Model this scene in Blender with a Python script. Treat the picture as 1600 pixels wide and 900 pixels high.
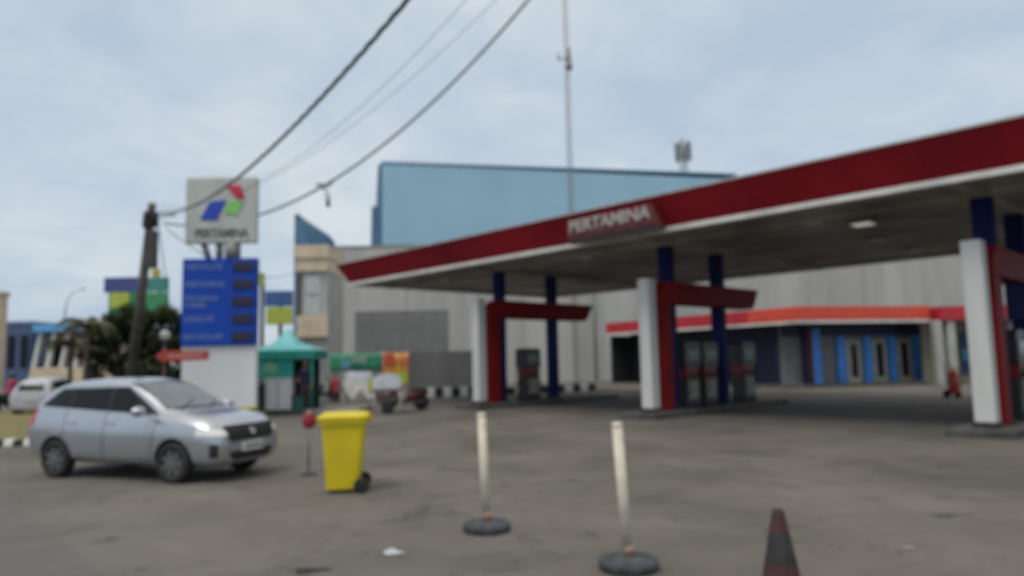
import bpy, bmesh, math, random
from mathutils import Vector, Matrix
from mathutils.bvhtree import BVHTree
random.seed(7)
PI = math.pi
for o in list(bpy.data.objects): bpy.data.objects.remove(o)
S = bpy.context.scene
COL = S.collection

# ------------------------------------------------------------------ camera
F = 1117.0; PITCH = .1006; ROLL = -.021; H = 1.78
fw = Vector((0, math.cos(PITCH), math.sin(PITCH)))
up0 = Vector((0, -math.sin(PITCH), math.cos(PITCH))); rt0 = Vector((1, 0, 0))
up = up0*math.cos(ROLL) - rt0*math.sin(ROLL); rt = rt0*math.cos(ROLL) + up0*math.sin(ROLL)
CAM = Vector((0, 0, H))
cd = bpy.data.cameras.new('camera'); cam = bpy.data.objects.new('camera', cd); COL.objects.link(cam)
cam.matrix_world = Matrix(((rt.x, up.x, -fw.x, 0), (rt.y, up.y, -fw.y, 0), (rt.z, up.z, -fw.z, H), (0, 0, 0, 1)))
cd.sensor_width = 36; cd.lens = 36*F/1600; cd.clip_start = .05; cd.clip_end = 5000
cd.dof.use_dof = True; cd.dof.focus_distance = .55; cd.dof.aperture_fstop = 5.2; cd.dof.aperture_blades = 0
S.camera = cam
S.render.resolution_x = 1024; S.render.resolution_y = 576
S.view_settings.view_transform = 'Standard'; S.view_settings.look = 'None'
S.view_settings.exposure = 0.08; S.view_settings.gamma = 1; S.view_settings.use_curve_mapping = False

# ------------------------------------------------------------------ sky and sun
SUN_EL, SUN_AZ = 62.0, -140.0     # azimuth clockwise from +Y: high behind the camera, to the left
w = bpy.data.worlds.new('World'); S.world = w; w.use_nodes = True
nt = w.node_tree; nt.nodes.clear(); N = nt.nodes.new; Lk = nt.links.new
out = N('ShaderNodeOutputWorld'); bg = N('ShaderNodeBackground'); bg.inputs[1].default_value = .1
sky = N('ShaderNodeTexSky'); sky.sky_type = 'NISHITA'; sky.sun_disc = False
sky.sun_elevation = math.radians(SUN_EL); sky.sun_rotation = math.radians(SUN_AZ); sky.dust_density = 3
tc = N('ShaderNodeTexCoord'); sep = N('ShaderNodeSeparateXYZ'); Lk(tc.outputs['Generated'], sep.inputs[0])
def wm(op, a, b=None):
    m = N('ShaderNodeMath'); m.operation = op
    for i, v in enumerate((a, b)):
        if v is None: continue
        if isinstance(v, (int, float)): m.inputs[i].default_value = v
        else: Lk(v, m.inputs[i])
    return m.outputs[0]
den = wm('ADD', wm('MAXIMUM', sep.outputs[2], 0.0), .28)
cx = wm('DIVIDE', sep.outputs[0], den); cy = wm('DIVIDE', sep.outputs[1], den)
cmb = N('ShaderNodeCombineXYZ'); Lk(cx, cmb.inputs[0]); Lk(cy, cmb.inputs[1]); cmb.inputs[2].default_value = 3.7
n1 = N('ShaderNodeTexNoise'); n1.inputs['Scale'].default_value = 1.5; n1.inputs['Detail'].default_value = 7; n1.inputs['Roughness'].default_value = .52
n1.inputs['Distortion'].default_value = .35; Lk(cmb.outputs[0], n1.inputs['Vector'])
n2 = N('ShaderNodeTexNoise'); n2.inputs['Scale'].default_value = 4.2; n2.inputs['Detail'].default_value = 6; n2.inputs['Distortion'].default_value = .6
Lk(cmb.outputs[0], n2.inputs['Vector'])
mixn = wm('ADD', wm('MULTIPLY', n1.outputs[0], .72), wm('MULTIPLY', n2.outputs[0], .28))
cr = N('ShaderNodeValToRGB'); Lk(mixn, cr.inputs[0])
cr.color_ramp.elements[0].position = .38; cr.color_ramp.elements[0].color = (4.6, 5.6, 6.85, 1)
cr.color_ramp.elements[1].position = .62; cr.color_ramp.elements[1].color = (6.8, 7.4, 7.8, 1)
e = cr.color_ramp.elements.new(.5); e.color = (5.6, 6.45, 7.25, 1)
zen = N('ShaderNodeMapRange'); zen.inputs[1].default_value = .50; zen.inputs[2].default_value = .85; Lk(sep.outputs[2], zen.inputs[0])
ov = N('ShaderNodeMixRGB'); Lk(zen.outputs[0], ov.inputs[0]); Lk(cr.outputs[0], ov.inputs[1]); ov.inputs[2].default_value = (9.4, 8.9, 8.1, 1)   # unseen warm-white zenith, added to take the blue out of the light
mx = N('ShaderNodeMixRGB'); mx.inputs[0].default_value = .9; Lk(sky.outputs[0], mx.inputs[1]); Lk(ov.outputs[0], mx.inputs[2])
Lk(mx.outputs[0], bg.inputs[0]); Lk(bg.outputs[0], out.inputs[0])
sd = bpy.data.lights.new('sun', 'SUN'); sd.energy = 1.5; sd.angle = math.radians(22); sd.color = (1, .95, .87)
so = bpy.data.objects.new('sun', sd); COL.objects.link(so)
az = math.radians(SUN_AZ); el = math.radians(SUN_EL)
sv = Vector((math.sin(az)*math.cos(el), math.cos(az)*math.cos(el), math.sin(el)))
so.rotation_euler = sv.to_track_quat('Z', 'Y').to_euler(); so.location = (0, 0, 60)

# ------------------------------------------------------------------ helpers
def ray(px, py): return (fw*F + rt*(px-800) - up*(py-450)).normalized()
def at(px, py, Y):
    d = ray(px, py); return CAM + d*(Y/d.y)
def G(px, py, z=0.):
    d = ray(px, py); return CAM + d*((z-H)/d.z)
def wallhit(px, py, P, Q):          # pixel column onto the vertical plane through P and Q -> (distance from P, height)
    P = Vector(P[:2]); Q = Vector(Q[:2]); t = (Q-P).normalized(); nn = Vector((-t.y, t.x)); d = ray(px, py)
    k = (P-CAM.xy).dot(nn)/d.xy.dot(nn); X = CAM + d*k
    return (X.xy-P).dot(t), X.z

MATS = {}
def mat(name, col, rough=.6, var=.12, scale=3.0, bump=0., metal=0., spec=.5, coat=0., tint=None, bscale=None, emit=None, streak=False):
    if name in MATS: return MATS[name]
    m = bpy.data.materials.new(name); m.use_nodes = True; t = m.node_tree
    b = t.nodes['Principled BSDF']; L = t.links.new
    b.inputs['Roughness'].default_value = rough; b.inputs['Metallic'].default_value = metal
    b.inputs['Specular IOR Level'].default_value = spec; b.inputs['Coat Weight'].default_value = coat
    b.inputs['Coat Roughness'].default_value = .08
    tcn = t.nodes.new('ShaderNodeTexCoord'); src = tcn.outputs['Object']
    if streak:
        mp = t.nodes.new('ShaderNodeMapping'); mp.inputs['Scale'].default_value = (1, 1, .12); L(src, mp.inputs[0]); src = mp.outputs[0]
    n = t.nodes.new('ShaderNodeTexNoise'); n.inputs['Scale'].default_value = scale; n.inputs['Detail'].default_value = 8; n.inputs['Roughness'].default_value = .6
    L(src, n.inputs['Vector'])
    r = t.nodes.new('ShaderNodeValToRGB'); L(n.outputs[0], r.inputs[0])
    tt = tint or tuple(c*(1-var*2.2) for c in col)
    r.color_ramp.elements[0].position = .32; r.color_ramp.elements[0].color = (*tt, 1)
    r.color_ramp.elements[1].position = .62; r.color_ramp.elements[1].color = (*[min(1, c*(1+var*.35)) for c in col], 1)
    L(r.outputs[0], b.inputs['Base Color'])
    if bump:
        n3 = t.nodes.new('ShaderNodeTexNoise'); n3.inputs['Scale'].default_value = bscale or scale*12; n3.inputs['Detail'].default_value = 5
        L(tcn.outputs['Object'], n3.inputs['Vector'])
        bp = t.nodes.new('ShaderNodeBump'); bp.inputs['Strength'].default_value = bump; bp.inputs['Distance'].default_value = .02
        L(n3.outputs[0], bp.inputs['Height']); L(bp.outputs[0], b.inputs['Normal'])
    if emit: b.inputs['Emission Color'].default_value = (*col, 1); b.inputs['Emission Strength'].default_value = emit
    MATS[name] = m; return m

def obj(name, bm, m, parent=None, bevel=0., smooth=False, kind=None, label=None, loc=None):
    me = bpy.data.meshes.new(name); bm.normal_update(); bm.to_mesh(me); bm.free()
    o = bpy.data.objects.new(name, me); COL.objects.link(o)
    for mm in (m if isinstance(m, (list, tuple)) else [m]): me.materials.append(mm)
    if parent: o.parent = parent
    if loc is not None: o.location = loc
    if kind: o['kind'] = kind
    if label: o['label'] = label
    if bevel:
        b = o.modifiers.new('bevel', 'BEVEL'); b.width = bevel; b.segments = 2; b.limit_method = 'ANGLE'; b.angle_limit = math.radians(40)
    if smooth:
        for p in me.polygons: p.use_smooth = True
    return o
def thing(name, label, cat, loc=(0, 0, 0), rotz=0., group=None):
    o = bpy.data.objects.new(name, None); COL.objects.link(o); o.location = loc; o.rotation_euler = (0, 0, rotz)
    o.empty_display_size = .2; o['label'] = label; o['category'] = cat
    if group: o['group'] = group
    return o
def tag(o, label, cat, group=None):
    o['label'] = label; o['category'] = cat
    if group: o['group'] = group
    return o
def dup(root, loc=None, rotz=None, label=None, group=None):
    r = root.copy(); COL.objects.link(r)
    if loc is not None: r.location = loc
    if rotz is not None: r.rotation_euler = (0, 0, rotz)
    if label: r['label'] = label
    if group: r['group'] = group
    for ch in list(root.children):
        c = ch.copy(); COL.objects.link(c); c.parent = r
        for g in list(ch.children):
            d = g.copy(); COL.objects.link(d); d.parent = c
    return r
def B(): return bmesh.new()
def box(bm, x0, x1, y0, y1, z0, z1, mi=0):
    v = [bm.verts.new(p) for p in ((x0,y0,z0),(x1,y0,z0),(x1,y1,z0),(x0,y1,z0),(x0,y0,z1),(x1,y0,z1),(x1,y1,z1),(x0,y1,z1))]
    for f in ((3,2,1,0),(4,5,6,7),(0,1,5,4),(1,2,6,5),(2,3,7,6),(3,0,4,7)):
        bm.faces.new([v[i] for i in f]).material_index = mi
    return bm
def cyl(bm, p0, p1, r0, r1=None, seg=14, mi=0, cap=True):
    p0 = Vector(p0); p1 = Vector(p1); r1 = r0 if r1 is None else r1
    q = (p1-p0).to_track_quat('Z', 'Y'); A = []; C = []
    for i in range(seg):
        a = 2*PI*i/seg; d = q @ Vector((math.cos(a), math.sin(a), 0)); A.append(bm.verts.new(p0+d*r0)); C.append(bm.verts.new(p1+d*r1))
    for i in range(seg):
        f = bm.faces.new((A[i], A[(i+1) % seg], C[(i+1) % seg], C[i])); f.material_index = mi; f.smooth = True
    if cap:
        bm.faces.new(A[::-1]).material_index = mi; bm.faces.new(C).material_index = mi
    return bm
def tube(bm, pts, r, seg=8, mi=0):
    pts = [Vector(p) for p in pts]; rings = []
    for i, p in enumerate(pts):
        d = (pts[min(i+1, len(pts)-1)]-pts[max(i-1, 0)]).normalized(); q = d.to_track_quat('Z', 'Y')
        rr = r[i] if isinstance(r, (list, tuple)) else r
        rings.append([bm.verts.new(p + q @ Vector((math.cos(2*PI*k/seg)*rr, math.sin(2*PI*k/seg)*rr, 0))) for k in range(seg)])
    for a, b in zip(rings, rings[1:]):
        best = min(range(seg), key=lambda s: (a[0].co-b[s].co).length)
        for k in range(seg):
            f = bm.faces.new((a[k], a[(k+1) % seg], b[(k+1+best) % seg], b[(k+best) % seg])); f.material_index = mi; f.smooth = True
    bm.faces.new(rings[0][::-1]).material_index = mi; bm.faces.new(rings[-1]).material_index = mi
    return bm
def lathe(bm, prof, c=(0, 0, 0), seg=28, mi=0, axis='z', smooth=True):
    rings = []
    for r, z in prof:
        R_ = []
        for k in range(seg):
            a = 2*PI*k/seg; x, y = math.cos(a)*max(r, 1e-4), math.sin(a)*max(r, 1e-4)
            p = (x, y, z) if axis == 'z' else (x, z, y)
            R_.append(bm.verts.new((c[0]+p[0], c[1]+p[1], c[2]+p[2])))
        rings.append(R_)
    for a, b in zip(rings, rings[1:]):
        for k in range(seg):
            f = bm.faces.new((a[k], a[(k+1) % seg], b[(k+1) % seg], b[k])); f.material_index = mi; f.smooth = smooth
    bm.faces.new(rings[0][::-1]).material_index = mi; bm.faces.new(rings[-1]).material_index = mi
    bmesh.ops.recalc_face_normals(bm, faces=bm.faces[:])
    return bm
def prism(bm, poly, y0, y1, mi=0):           # poly in x,z extruded along y
    a = [bm.verts.new((p[0], y0, p[1])) for p in poly]; b = [bm.verts.new((p[0], y1, p[1])) for p in poly]; n = len(poly)
    fs = [bm.faces.new(a), bm.faces.new(b[::-1])]
    for i in range(n): fs.append(bm.faces.new((a[(i+1) % n], a[i], b[i], b[(i+1) % n])))
    for f in fs: f.material_index = mi
    bmesh.ops.recalc_face_normals(bm, faces=fs)
    return bm
def flat(bm, pts, mi=0):
    f = bm.faces.new([bm.verts.new(p) for p in pts]); f.material_index = mi; f.normal_update()
    return bm
def text(name, body, size, m, parent, loc, rot, depth=.01, align='CENTER', shear=0., sx=1., label=None, bold=.0):
    c = bpy.data.curves.new('text_curve', 'FONT'); c.body = body; c.size = size; c.extrude = depth; c.align_x = align; c.align_y = 'CENTER'; c.shear = shear; c.offset = bold
    t = bpy.data.objects.new('tmp', c); COL.objects.link(t); bpy.context.view_layer.update()
    me = bpy.data.meshes.new_from_object(t.evaluated_get(bpy.context.evaluated_depsgraph_get())); bpy.data.objects.remove(t)
    me.materials.clear(); me.materials.append(m)
    for v in me.vertices: v.co.x *= sx
    o = bpy.data.objects.new(name, me); COL.objects.link(o); o.parent = parent; o.location = loc; o.rotation_euler = rot
    if label: o['label'] = label
    return o
def seg_frame(P, Q):                         # world frame: x along P->Q, y away from the camera side, z up
    t = (Vector(Q[:2])-Vector(P[:2])); return math.atan2(t.y, t.x)

# ------------------------------------------------------------------ materials
M_white = mat('white_paint', (.62, .63, .62), .5, .10, 1.5, streak=True)
M_pylon = mat('pylon_white', (.66, .67, .65), .45, .10, 1.2, streak=True)
M_red = mat('red_fascia', (.28, .010, .02), .5, .14, .5, spec=.2, streak=True)
M_redp = mat('red_frame_paint', (.22, .008, .010), .6, .12, 1.5, spec=.15)
M_navy = mat('navy_paint', (.006, .014, .085), .6, .15, 1.5, spec=.15)
M_blue = mat('bright_blue_paint', (.06, .30, .85), .5, .12, 2)
M_black = mat('black_rubber', (.018, .018, .02), .75, .2, 9, .3)
M_dark = mat('dark_interior', (.03, .032, .04), .6, .3, 2)
M_glass = mat('dark_glass', (.008, .009, .012), .12, .1, 2, spec=.22)
M_steel = mat('galvanised_steel', (.34, .35, .36), .45, .15, 6, metal=.7)
M_grey = mat('grey_plaster', (.44, .44, .42), .8, .10, .5, .15, streak=True)
M_concrete = mat('concrete', (.30, .29, .27), .85, .2, 1.8, .4)
M_yellow = mat('yellow_plastic', (.66, .52, .012), .42, .06, 3)

# ------------------------------------------------------------------ ground
def ground_mat(name, c1, c2, c3, sc=.35, rough=.85):
    m = bpy.data.materials.new(name); m.use_nodes = True; t = m.node_tree; b = t.nodes['Principled BSDF']; L = t.links.new
    tcn = t.nodes.new('ShaderNodeTexCoord')
    def noise(s, d, r=.6, dist=0.):
        n = t.nodes.new('ShaderNodeTexNoise'); n.inputs['Scale'].default_value = s; n.inputs['Detail'].default_value = d
        n.inputs['Roughness'].default_value = r; n.inputs['Distortion'].default_value = dist; L(tcn.outputs['Object'], n.inputs['Vector']); return n.outputs[0]
    def ramp(f, a, bb, p0, p1):
        r = t.nodes.new('ShaderNodeValToRGB'); L(f, r.inputs[0]); r.color_ramp.elements[0].position = p0; r.color_ramp.elements[1].position = p1
        r.color_ramp.elements[0].color = (*a, 1); r.color_ramp.elements[1].color = (*bb, 1); return r.outputs[0]
    def mix(f, a, bb, mode='MIX'):
        x = t.nodes.new('ShaderNodeMixRGB'); x.blend_type = mode
        if isinstance(f, float): x.inputs[0].default_value = f
        else: L(f, x.inputs[0])
        L(a, x.inputs[1]); L(bb, x.inputs[2]); return x.outputs[0]
    base = ramp(noise(sc, 9, .65, .4), c1, c2, .35, .65)
    stain = ramp(noise(1.1, 6, .7, 1.2), (0, 0, 0), (1, 1, 1), .55, .66)
    c3n = t.nodes.new('ShaderNodeRGB'); c3n.outputs[0].default_value = (*c3, 1)
    mm = t.nodes.new('ShaderNodeMath'); mm.operation = 'MULTIPLY'; mm.inputs[1].default_value = .7; L(stain, mm.inputs[0])
    col = mix(mm.outputs[0], base, c3n.outputs[0])
    spots = ramp(noise(3.5, 4, .5, .8), (1, 1, 1), (.62, .6, .58), .66, .74)
    col = mix(1.0, col, spots, 'MULTIPLY')
    grit = ramp(noise(70, 3, .8), (.8, .8, .8), (1.12, 1.1, 1.08), .3, .7)
    col = mix(1.0, col, grit, 'MULTIPLY')
    L(col, b.inputs['Base Color']); b.inputs['Roughness'].default_value = rough; b.inputs['Specular IOR Level'].default_value = .3
    bp = t.nodes.new('ShaderNodeBump'); bp.inputs['Strength'].default_value = .5; bp.inputs['Distance'].default_value = .012
    L(noise(45, 6, .7), bp.inputs['Height']); L(bp.outputs[0], b.inputs['Normal'])
    return m
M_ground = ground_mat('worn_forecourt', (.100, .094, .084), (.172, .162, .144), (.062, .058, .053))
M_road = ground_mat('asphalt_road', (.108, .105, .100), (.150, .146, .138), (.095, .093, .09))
M_pad = ground_mat('shade_toned_pad', (.095, .09, .082), (.125, .12, .110), (.05, .047, .043), .6)  # ground under the canopy, its shade deepened in the colour
def sheet(name, pts, z, m):
    bm = B(); flat(bm, [(p[0], p[1], z) for p in pts]); o = obj(name, bm, m, kind='structure')
    if o.data.polygons[0].normal.z < 0: o.data.flip_normals()
    return o
sheet('ground', [(-1500, -300), (1500, -300), (1500, 2500), (-1500, 2500)], 0, M_ground)
ra, rb = G(0, 762), G(165, 900); rd = (ra-rb).normalized()
r0 = rb - rd*12; r1 = ra + rd*3.2; r2 = Vector((-9.6, 17.2, 0))
sheet('road', [r0, r1, (-16, 24, 0), (-34, 90, 0), (-60, 90, 0), (-60, -20, 0), (r0.x, -20, 0)], .004, M_road)

# canopy frame: u runs along the front edge to the far left, n runs along the islands to the far right
TH = .759; u = Vector((-math.sin(TH), math.cos(TH))); n = Vector((math.cos(TH), math.sin(TH))); O3 = Vector((10.01, 15.36))
def K(s, t, z=0.): q = O3 + u*s + n*t; return Vector((q.x, q.y, z))
sheet('shade_toned_pad', [K(-14, -.6), K(21, -.6), K(21, 9), K(-14, 9)], .004, M_pad)

# ------------------------------------------------------------------ canopy (local: x along n, y along u)
HB, HT, OV, LL, RR, DD = 5.40, 6.22, 1.07, 24.1, -14., 12.0
canopy = thing('canopy', 'long petrol station canopy with dark red fascia and pale underside over the pumps', 'canopy', (O3.x, O3.y, 0), TH)
def rectring(bm, e, z): return [bm.verts.new(p) for p in ((-OV-e, RR-e, z), (DD+e, RR-e, z), (DD+e, LL+e, z), (-OV-e, LL+e, z))]
bm = B(); A = rectring(bm, 0, HB); C2 = rectring(bm, .42, HT)
for i in range(3): bm.faces.new((A[i], A[(i+1) % 4], C2[(i+1) % 4], C2[i]))
ys = [LL]; yy = LL-2.4                        # front face: sheets with narrow dark joints, one connected strip
while yy > RR+1: ys += [yy+.009, yy-.009]; yy -= 2.4
ys.append(RR); lo_, hi_ = A[3], C2[3]
for k_, yv in enumerate(ys[1:], 1):
    f_ = (LL-yv)/(LL-RR); last = k_ == len(ys)-1
    nl = A[0] if last else bm.verts.new((-OV, yv, HB)); nh = C2[0] if last else bm.verts.new((-OV-.42, LL+.42-(LL-RR+.84)*f_, HT))
    bm.faces.new((lo_, nl, nh, hi_)).material_index = 1 if k_ % 2 == 0 else 0; lo_, hi_ = nl, nh
bmesh.ops.recalc_face_normals(bm, faces=bm.faces[:])
D2 = rectring(bm, .38, HT+.0); 
obj('fascia', bm, [M_red, mat('joint_dark_red', (.10, .008, .012), .6)], canopy)
bm = B(); box(bm, -OV-.46, DD+.46, RR-.46, LL+.46, HT, HT+.05); obj('roof_edge_trim', bm, mat('trim_grey', (.45, .42, .42), .4), canopy)
M_lip = mat('lip_white', (.78, .77, .73), .5, .12, 1.5)
bm = B()
box(bm, -OV-.03, -OV+.09, RR, LL, HB-.13, HB-.003); box(bm, DD-.09, DD+.03, RR, LL, HB-.13, HB-.003)
box(bm, -OV+.09, DD-.09, LL-.1, LL+.02, HB-.13, HB-.003); box(bm, -OV+.09, DD-.09, RR-.02, RR+.1, HB-.13, HB-.003)
obj('white_lip', bm, M_lip, canopy)
# soffit: panelled sheet with dirty joints
ms = mat('soffit_panels', (.40, .38, .355), .6, .35, .5, tint=(.19, .175, .16), spec=.25)
bm = B(); W_ = .3; y = RR+.1
while y < LL-.1:
    y1 = min(y+W_, LL-.1); box(bm, -OV+.09, DD-.09, y+.006, y1-.006, HB+.02, HB+.04); y = y1
obj('soffit', bm, ms, canopy)
bm = B(); box(bm, -OV+.095, -OV+.75, RR+.1, LL-.1, HB-.03, HB+.017); obj('front_gutter', bm, mat('gutter_pale', (.55, .53, .50), .6, .2, .8), canopy)
bm = B(); box(bm, -OV+.1, DD-.1, RR+.1, LL-.1, HB+.045, HB+.4); obj('roof_structure', bm, M_dark, canopy)
M_lampw = mat('lamp_white', (.75, .75, .72), .3, .05)
for i in range(-1, 3):
    for t_ in (1.6, 6.2, 9.8):
        if i == 2 and t_ > 3: continue
        yy = i*8.3+4.1
        bm = B(); box(bm, t_-.28, t_+.28, yy-.28, yy+.28, HB-.05, HB+.018); lf = obj('ceiling_light', bm, M_steel, canopy, bevel=.01)
        bm = B(); box(bm, t_-.22, t_+.22, yy-.22, yy+.22, HB-.062, HB-.051); obj('lamp_glass', bm, M_lampw, lf)
q_ = G(1348, 346, HB-.06).xy-O3; xl, yl = q_.dot(n), q_.dot(u)
bm = B(); box(bm, xl-.3, xl+.3, yl-.3, yl+.3, HB-.14, HB+.018); lf = obj('ceiling_light', bm, M_steel, canopy, bevel=.01)
bm = B(); box(bm, xl-.24, xl+.24, yl-.24, yl+.24, HB-.155, HB-.141); obj('lamp_glass', bm, mat('lit_lamp', (1, .93, .78), .3, .02, emit=.3), lf)
bm = B()
for s_ in (-8, 0, 8.4, 16.6): box(bm, -OV+.1, DD-.1, s_-.12, s_+.12, HB-.16, HB+.017)
box(bm, .9, 1.1, RR+.2, LL-.2, HB-.13, HB+.015)
obj('soffit_beam', bm, ms, canopy)
# sign on the fascia
def front_s(px):                              # where pixel column px meets the fascia line
    P, Q = K(0, -OV-.25), K(10, -OV-.25); return wallhit(px, 350, P, Q)[0]
sa, sb = front_s(897), front_s(1033); sc_ = (sa+sb)/2; sl = sa-sb
fs = thing('fascia_sign', 'white station name lettering on a dark board projecting from the red canopy edge', 'sign', K(sc_, -OV-.30, 5.78), TH-PI/2+0)
# local: x runs along -u (left to right as seen), y towards the canopy
bm = B(); prism(bm, [(-sl/2, -.36), (sl/2+.15, -.36), (sl/2-.1, .24), (-sl/2, .24)], -.28, .02); obj('sign_board', bm, mat('sign_board_red', (.12, .016, .02), .5), fs, bevel=.01)
bm = B(); prism(bm, [(-sl/2+.04, -.50), (sl/2+.2, -.50), (sl/2+.15, -.362), (-sl/2, -.362)], -.24, .0); obj('sign_shadow_strip', bm, mat('sign_shadow_dark', (.05, .035, .035), .6), fs)  # dark strip added below the board to stand in for its shadow
text('lettering', 'PERTAMINA', .50, mat('letter_white', (.42, .38, .37), .4), fs, (.0, -.31, -.02), (PI/2, 0, 0), .02, sx=sl/3.75*.98, bold=.012)
# unit width is fixed below once the mesh is known
lt = [c for c in fs.children if c.name.startswith('lettering')][0]
wd = max(v.co.x for v in lt.data.vertices)-min(v.co.x for v in lt.data.vertices)
for v in lt.data.vertices: v.co.x *= (sl*.93)/wd

# ------------------------------------------------------------------ pump islands
def nozzle_set(bm, x, y, z, s):
    pass
M_pumpw = mat('pump_cream', (.30, .285, .24), .4, .15, 5)
M_pumpr = mat('pump_red', (.20, .008, .014), .35, .1, 5)
M_pumpd = mat('pump_dark', (.022, .025, .03), .4, .2, 5)
M_screen = mat('screen_grey', (.10, .13, .11), .15, .05)
def dispenser(label):
    t = thing('fuel_dispenser', label, 'fuel pump', group='fuel dispensers on the pump islands')
    bm = B(); box(bm, -.42, .42, -.26, .26, 0, .12); obj('plinth', bm, M_black, t)
    bm = B(); box(bm, -.4, .4, -.24, .24, .12, .95); lc = obj('lower_cabinet', bm, M_pumpd, t, bevel=.02)
    for s in (-1, 1):
        bm = B(); box(bm, -.26, .26, min(s*.243, s*.255), max(s*.243, s*.255), .3, .88); obj('door_panel', bm, M_pumpw, lc, bevel=.004)
    bm = B(); box(bm, -.4, .4, -.24, .24, .953, 1.3); obj('nozzle_bay', bm, M_pumpr, t, bevel=.015)
    bm = B(); prism(bm, [(-.46, 1.303), (.46, 1.303), (.46, 1.98), (.38, 2.08), (-.38, 2.08), (-.46, 1.98)], -.27, .27); hd = obj('display_head', bm, M_pumpd, t, bevel=.015)
    for s in (-1, 1):
        bm = B(); box(bm, -.3, .3, s*.27, s*.283, 1.5, 1.82) if s > 0 else box(bm, -.3, .3, -.283, -.27, 1.5, 1.82); obj('screen', bm, M_screen, hd)
        for k in (-.22, .22):
            bm = B(); y = s*.26
            tube(bm, [(k, y, 1.0), (k, y+s*.05, 1.08), (k, y+s*.04, 1.2)], .028); tube(bm, [(k, y+s*.05, 1.08), (k+.02, y+s*.11, 1.02), (k+.02, y+s*.10, .9)], .017)
            nz = obj('nozzle', bm, M_black, t)
            bm = B(); sgn = 1 if k > 0 else -1
            tube(bm, [(k+.02, y+s*.10, .9), (k+sgn*.12, y+s*.14, .55), (k+sgn*.2, y+s*.10, .45), (k+sgn*.26, y+s*.03, .8), (k+sgn*.22, y, 1.5), (k+sgn*.2, y-s*.05, 1.9)], .014)
            obj('hose', bm, M_black, nz)
    return t
M_isl = mat('island_concrete', (.10, .098, .092), .8, .25, 2, .3)
isl_desc = ['nearest', 'middle', 'farthest']
pumps = [];
for i, s_ in enumerate((0., 8.608, 16.428)):
    b0 = K(s_, 0)
    it = thing('pump_island', ['raised concrete pump island at the right edge of the photo, nearest of the three', 'raised concrete pump island under the middle red frame of the canopy', 'raised concrete pump island under the farthest red frame at the left end of canopy'][i], 'pump island', b0, TH, 'pump islands under the canopy')
    bm = B(); prism(bm, [(-.7, 0.0), (7.6, 0.0), (7.6, .16), (-.7, .16)], -.62, .62); obj('slab', bm, M_isl, it, bevel=.03)
    # white pylon
    t = thing('white_pylon', ['tall white square pylon at the right edge, biggest of the three', 'tall white square pylon left of the middle red frame', 'tall white square pylon left of the farthest red frame, smallest of the three'][i], 'pillar', K(s_, 0, .16), TH, 'white pylons at the island fronts')
    bm = B(); box(bm, -.20, .20, -.20, .20, .1, 3.99); obj('shaft', bm, M_pylon, t, bevel=.03)
    bm = B(); box(bm, -.24, .24, -.24, .24, 0, .1); obj('base_plate', bm, M_dark, t, bevel=.01)
    # red gate frame
    t = thing('red_gate_frame', ['dark red frame arm at the right edge beside the biggest pylon', 'dark red portal frame beside the middle white pylon', 'dark red portal frame beside the smallest, farthest white pylon'][i], 'frame', K(s_, 0, .16), TH, 'red frames over the pump islands')
    bm = B(); prism(bm, [(.34, 0), (.86, 0), (.86, 3.25), (.34, 3.25)], -.27, .27); obj('post', bm, M_redp, t, bevel=.02)
    bm = B(); prism(bm, [(.34, 3.253), (5.95, 3.253), (6.1, 3.40), (6.45, 3.95), (.75, 3.95), (.34, 3.6)], -.27, .27); obj('beam', bm, M_redp, t, bevel=.02)
    for k, tt in enumerate((1.08, 4.05)):
        o_ = thing('navy_column', ['navy steel column rising to the canopy ', ][0] + ['at the right edge of the photo', 'through the middle red frame', 'through the farthest red frame'][i] + [', the one next to the white pylon', ', the one away from the white pylon'][k], 'column', K(s_, tt, .16), TH, 'navy columns holding up the canopy')
        bm = B(); box(bm, -.15, .15, -.21, .21, 0.08, HB-.165-.16) ; obj('shaft', bm, M_navy, o_, bevel=.015)
        bm = B(); box(bm, -.22, .22, -.3, .3, 0, .08); obj('foot', bm, M_dark, o_)
D0 = dispenser('grey and cream fuel dispenser on the farthest island between its two navy columns')
D0.location = K(16.428, 2.6, .16); D0.rotation_euler = (0, 0, TH)
dup(D0, K(8.608, 1.95, .16), TH, 'grey and cream fuel dispenser on the middle island just right of the red post')
dup(D0, K(8.608, 3.0, .16), TH, 'grey and cream fuel dispenser on the middle island left of the second navy column')
dup(D0, K(8.608, 5.5, .16), TH, 'grey and cream fuel dispenser at the far end of the middle island')
dup(D0, K(0, 2.3, .16), TH, 'grey and cream fuel dispenser at the right edge, nearest of all')
# navy hanging panel at island 3
p = at(1585, 470, 17.6)
t = thing('navy_notice_board', 'dark navy board on a post at the right edge of the photo', 'board', (p.x+.1, p.y, .16), .3)
bm = B(); box(bm, -.35, .35, -.04, .04, 2.35, 3.45); obj('board', bm, M_navy, t, bevel=.01)
bm = B(); cyl(bm, (-.28, .06, 0), (-.28, .06, 3.6), .04); obj('post', bm, M_steel, t)
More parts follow.
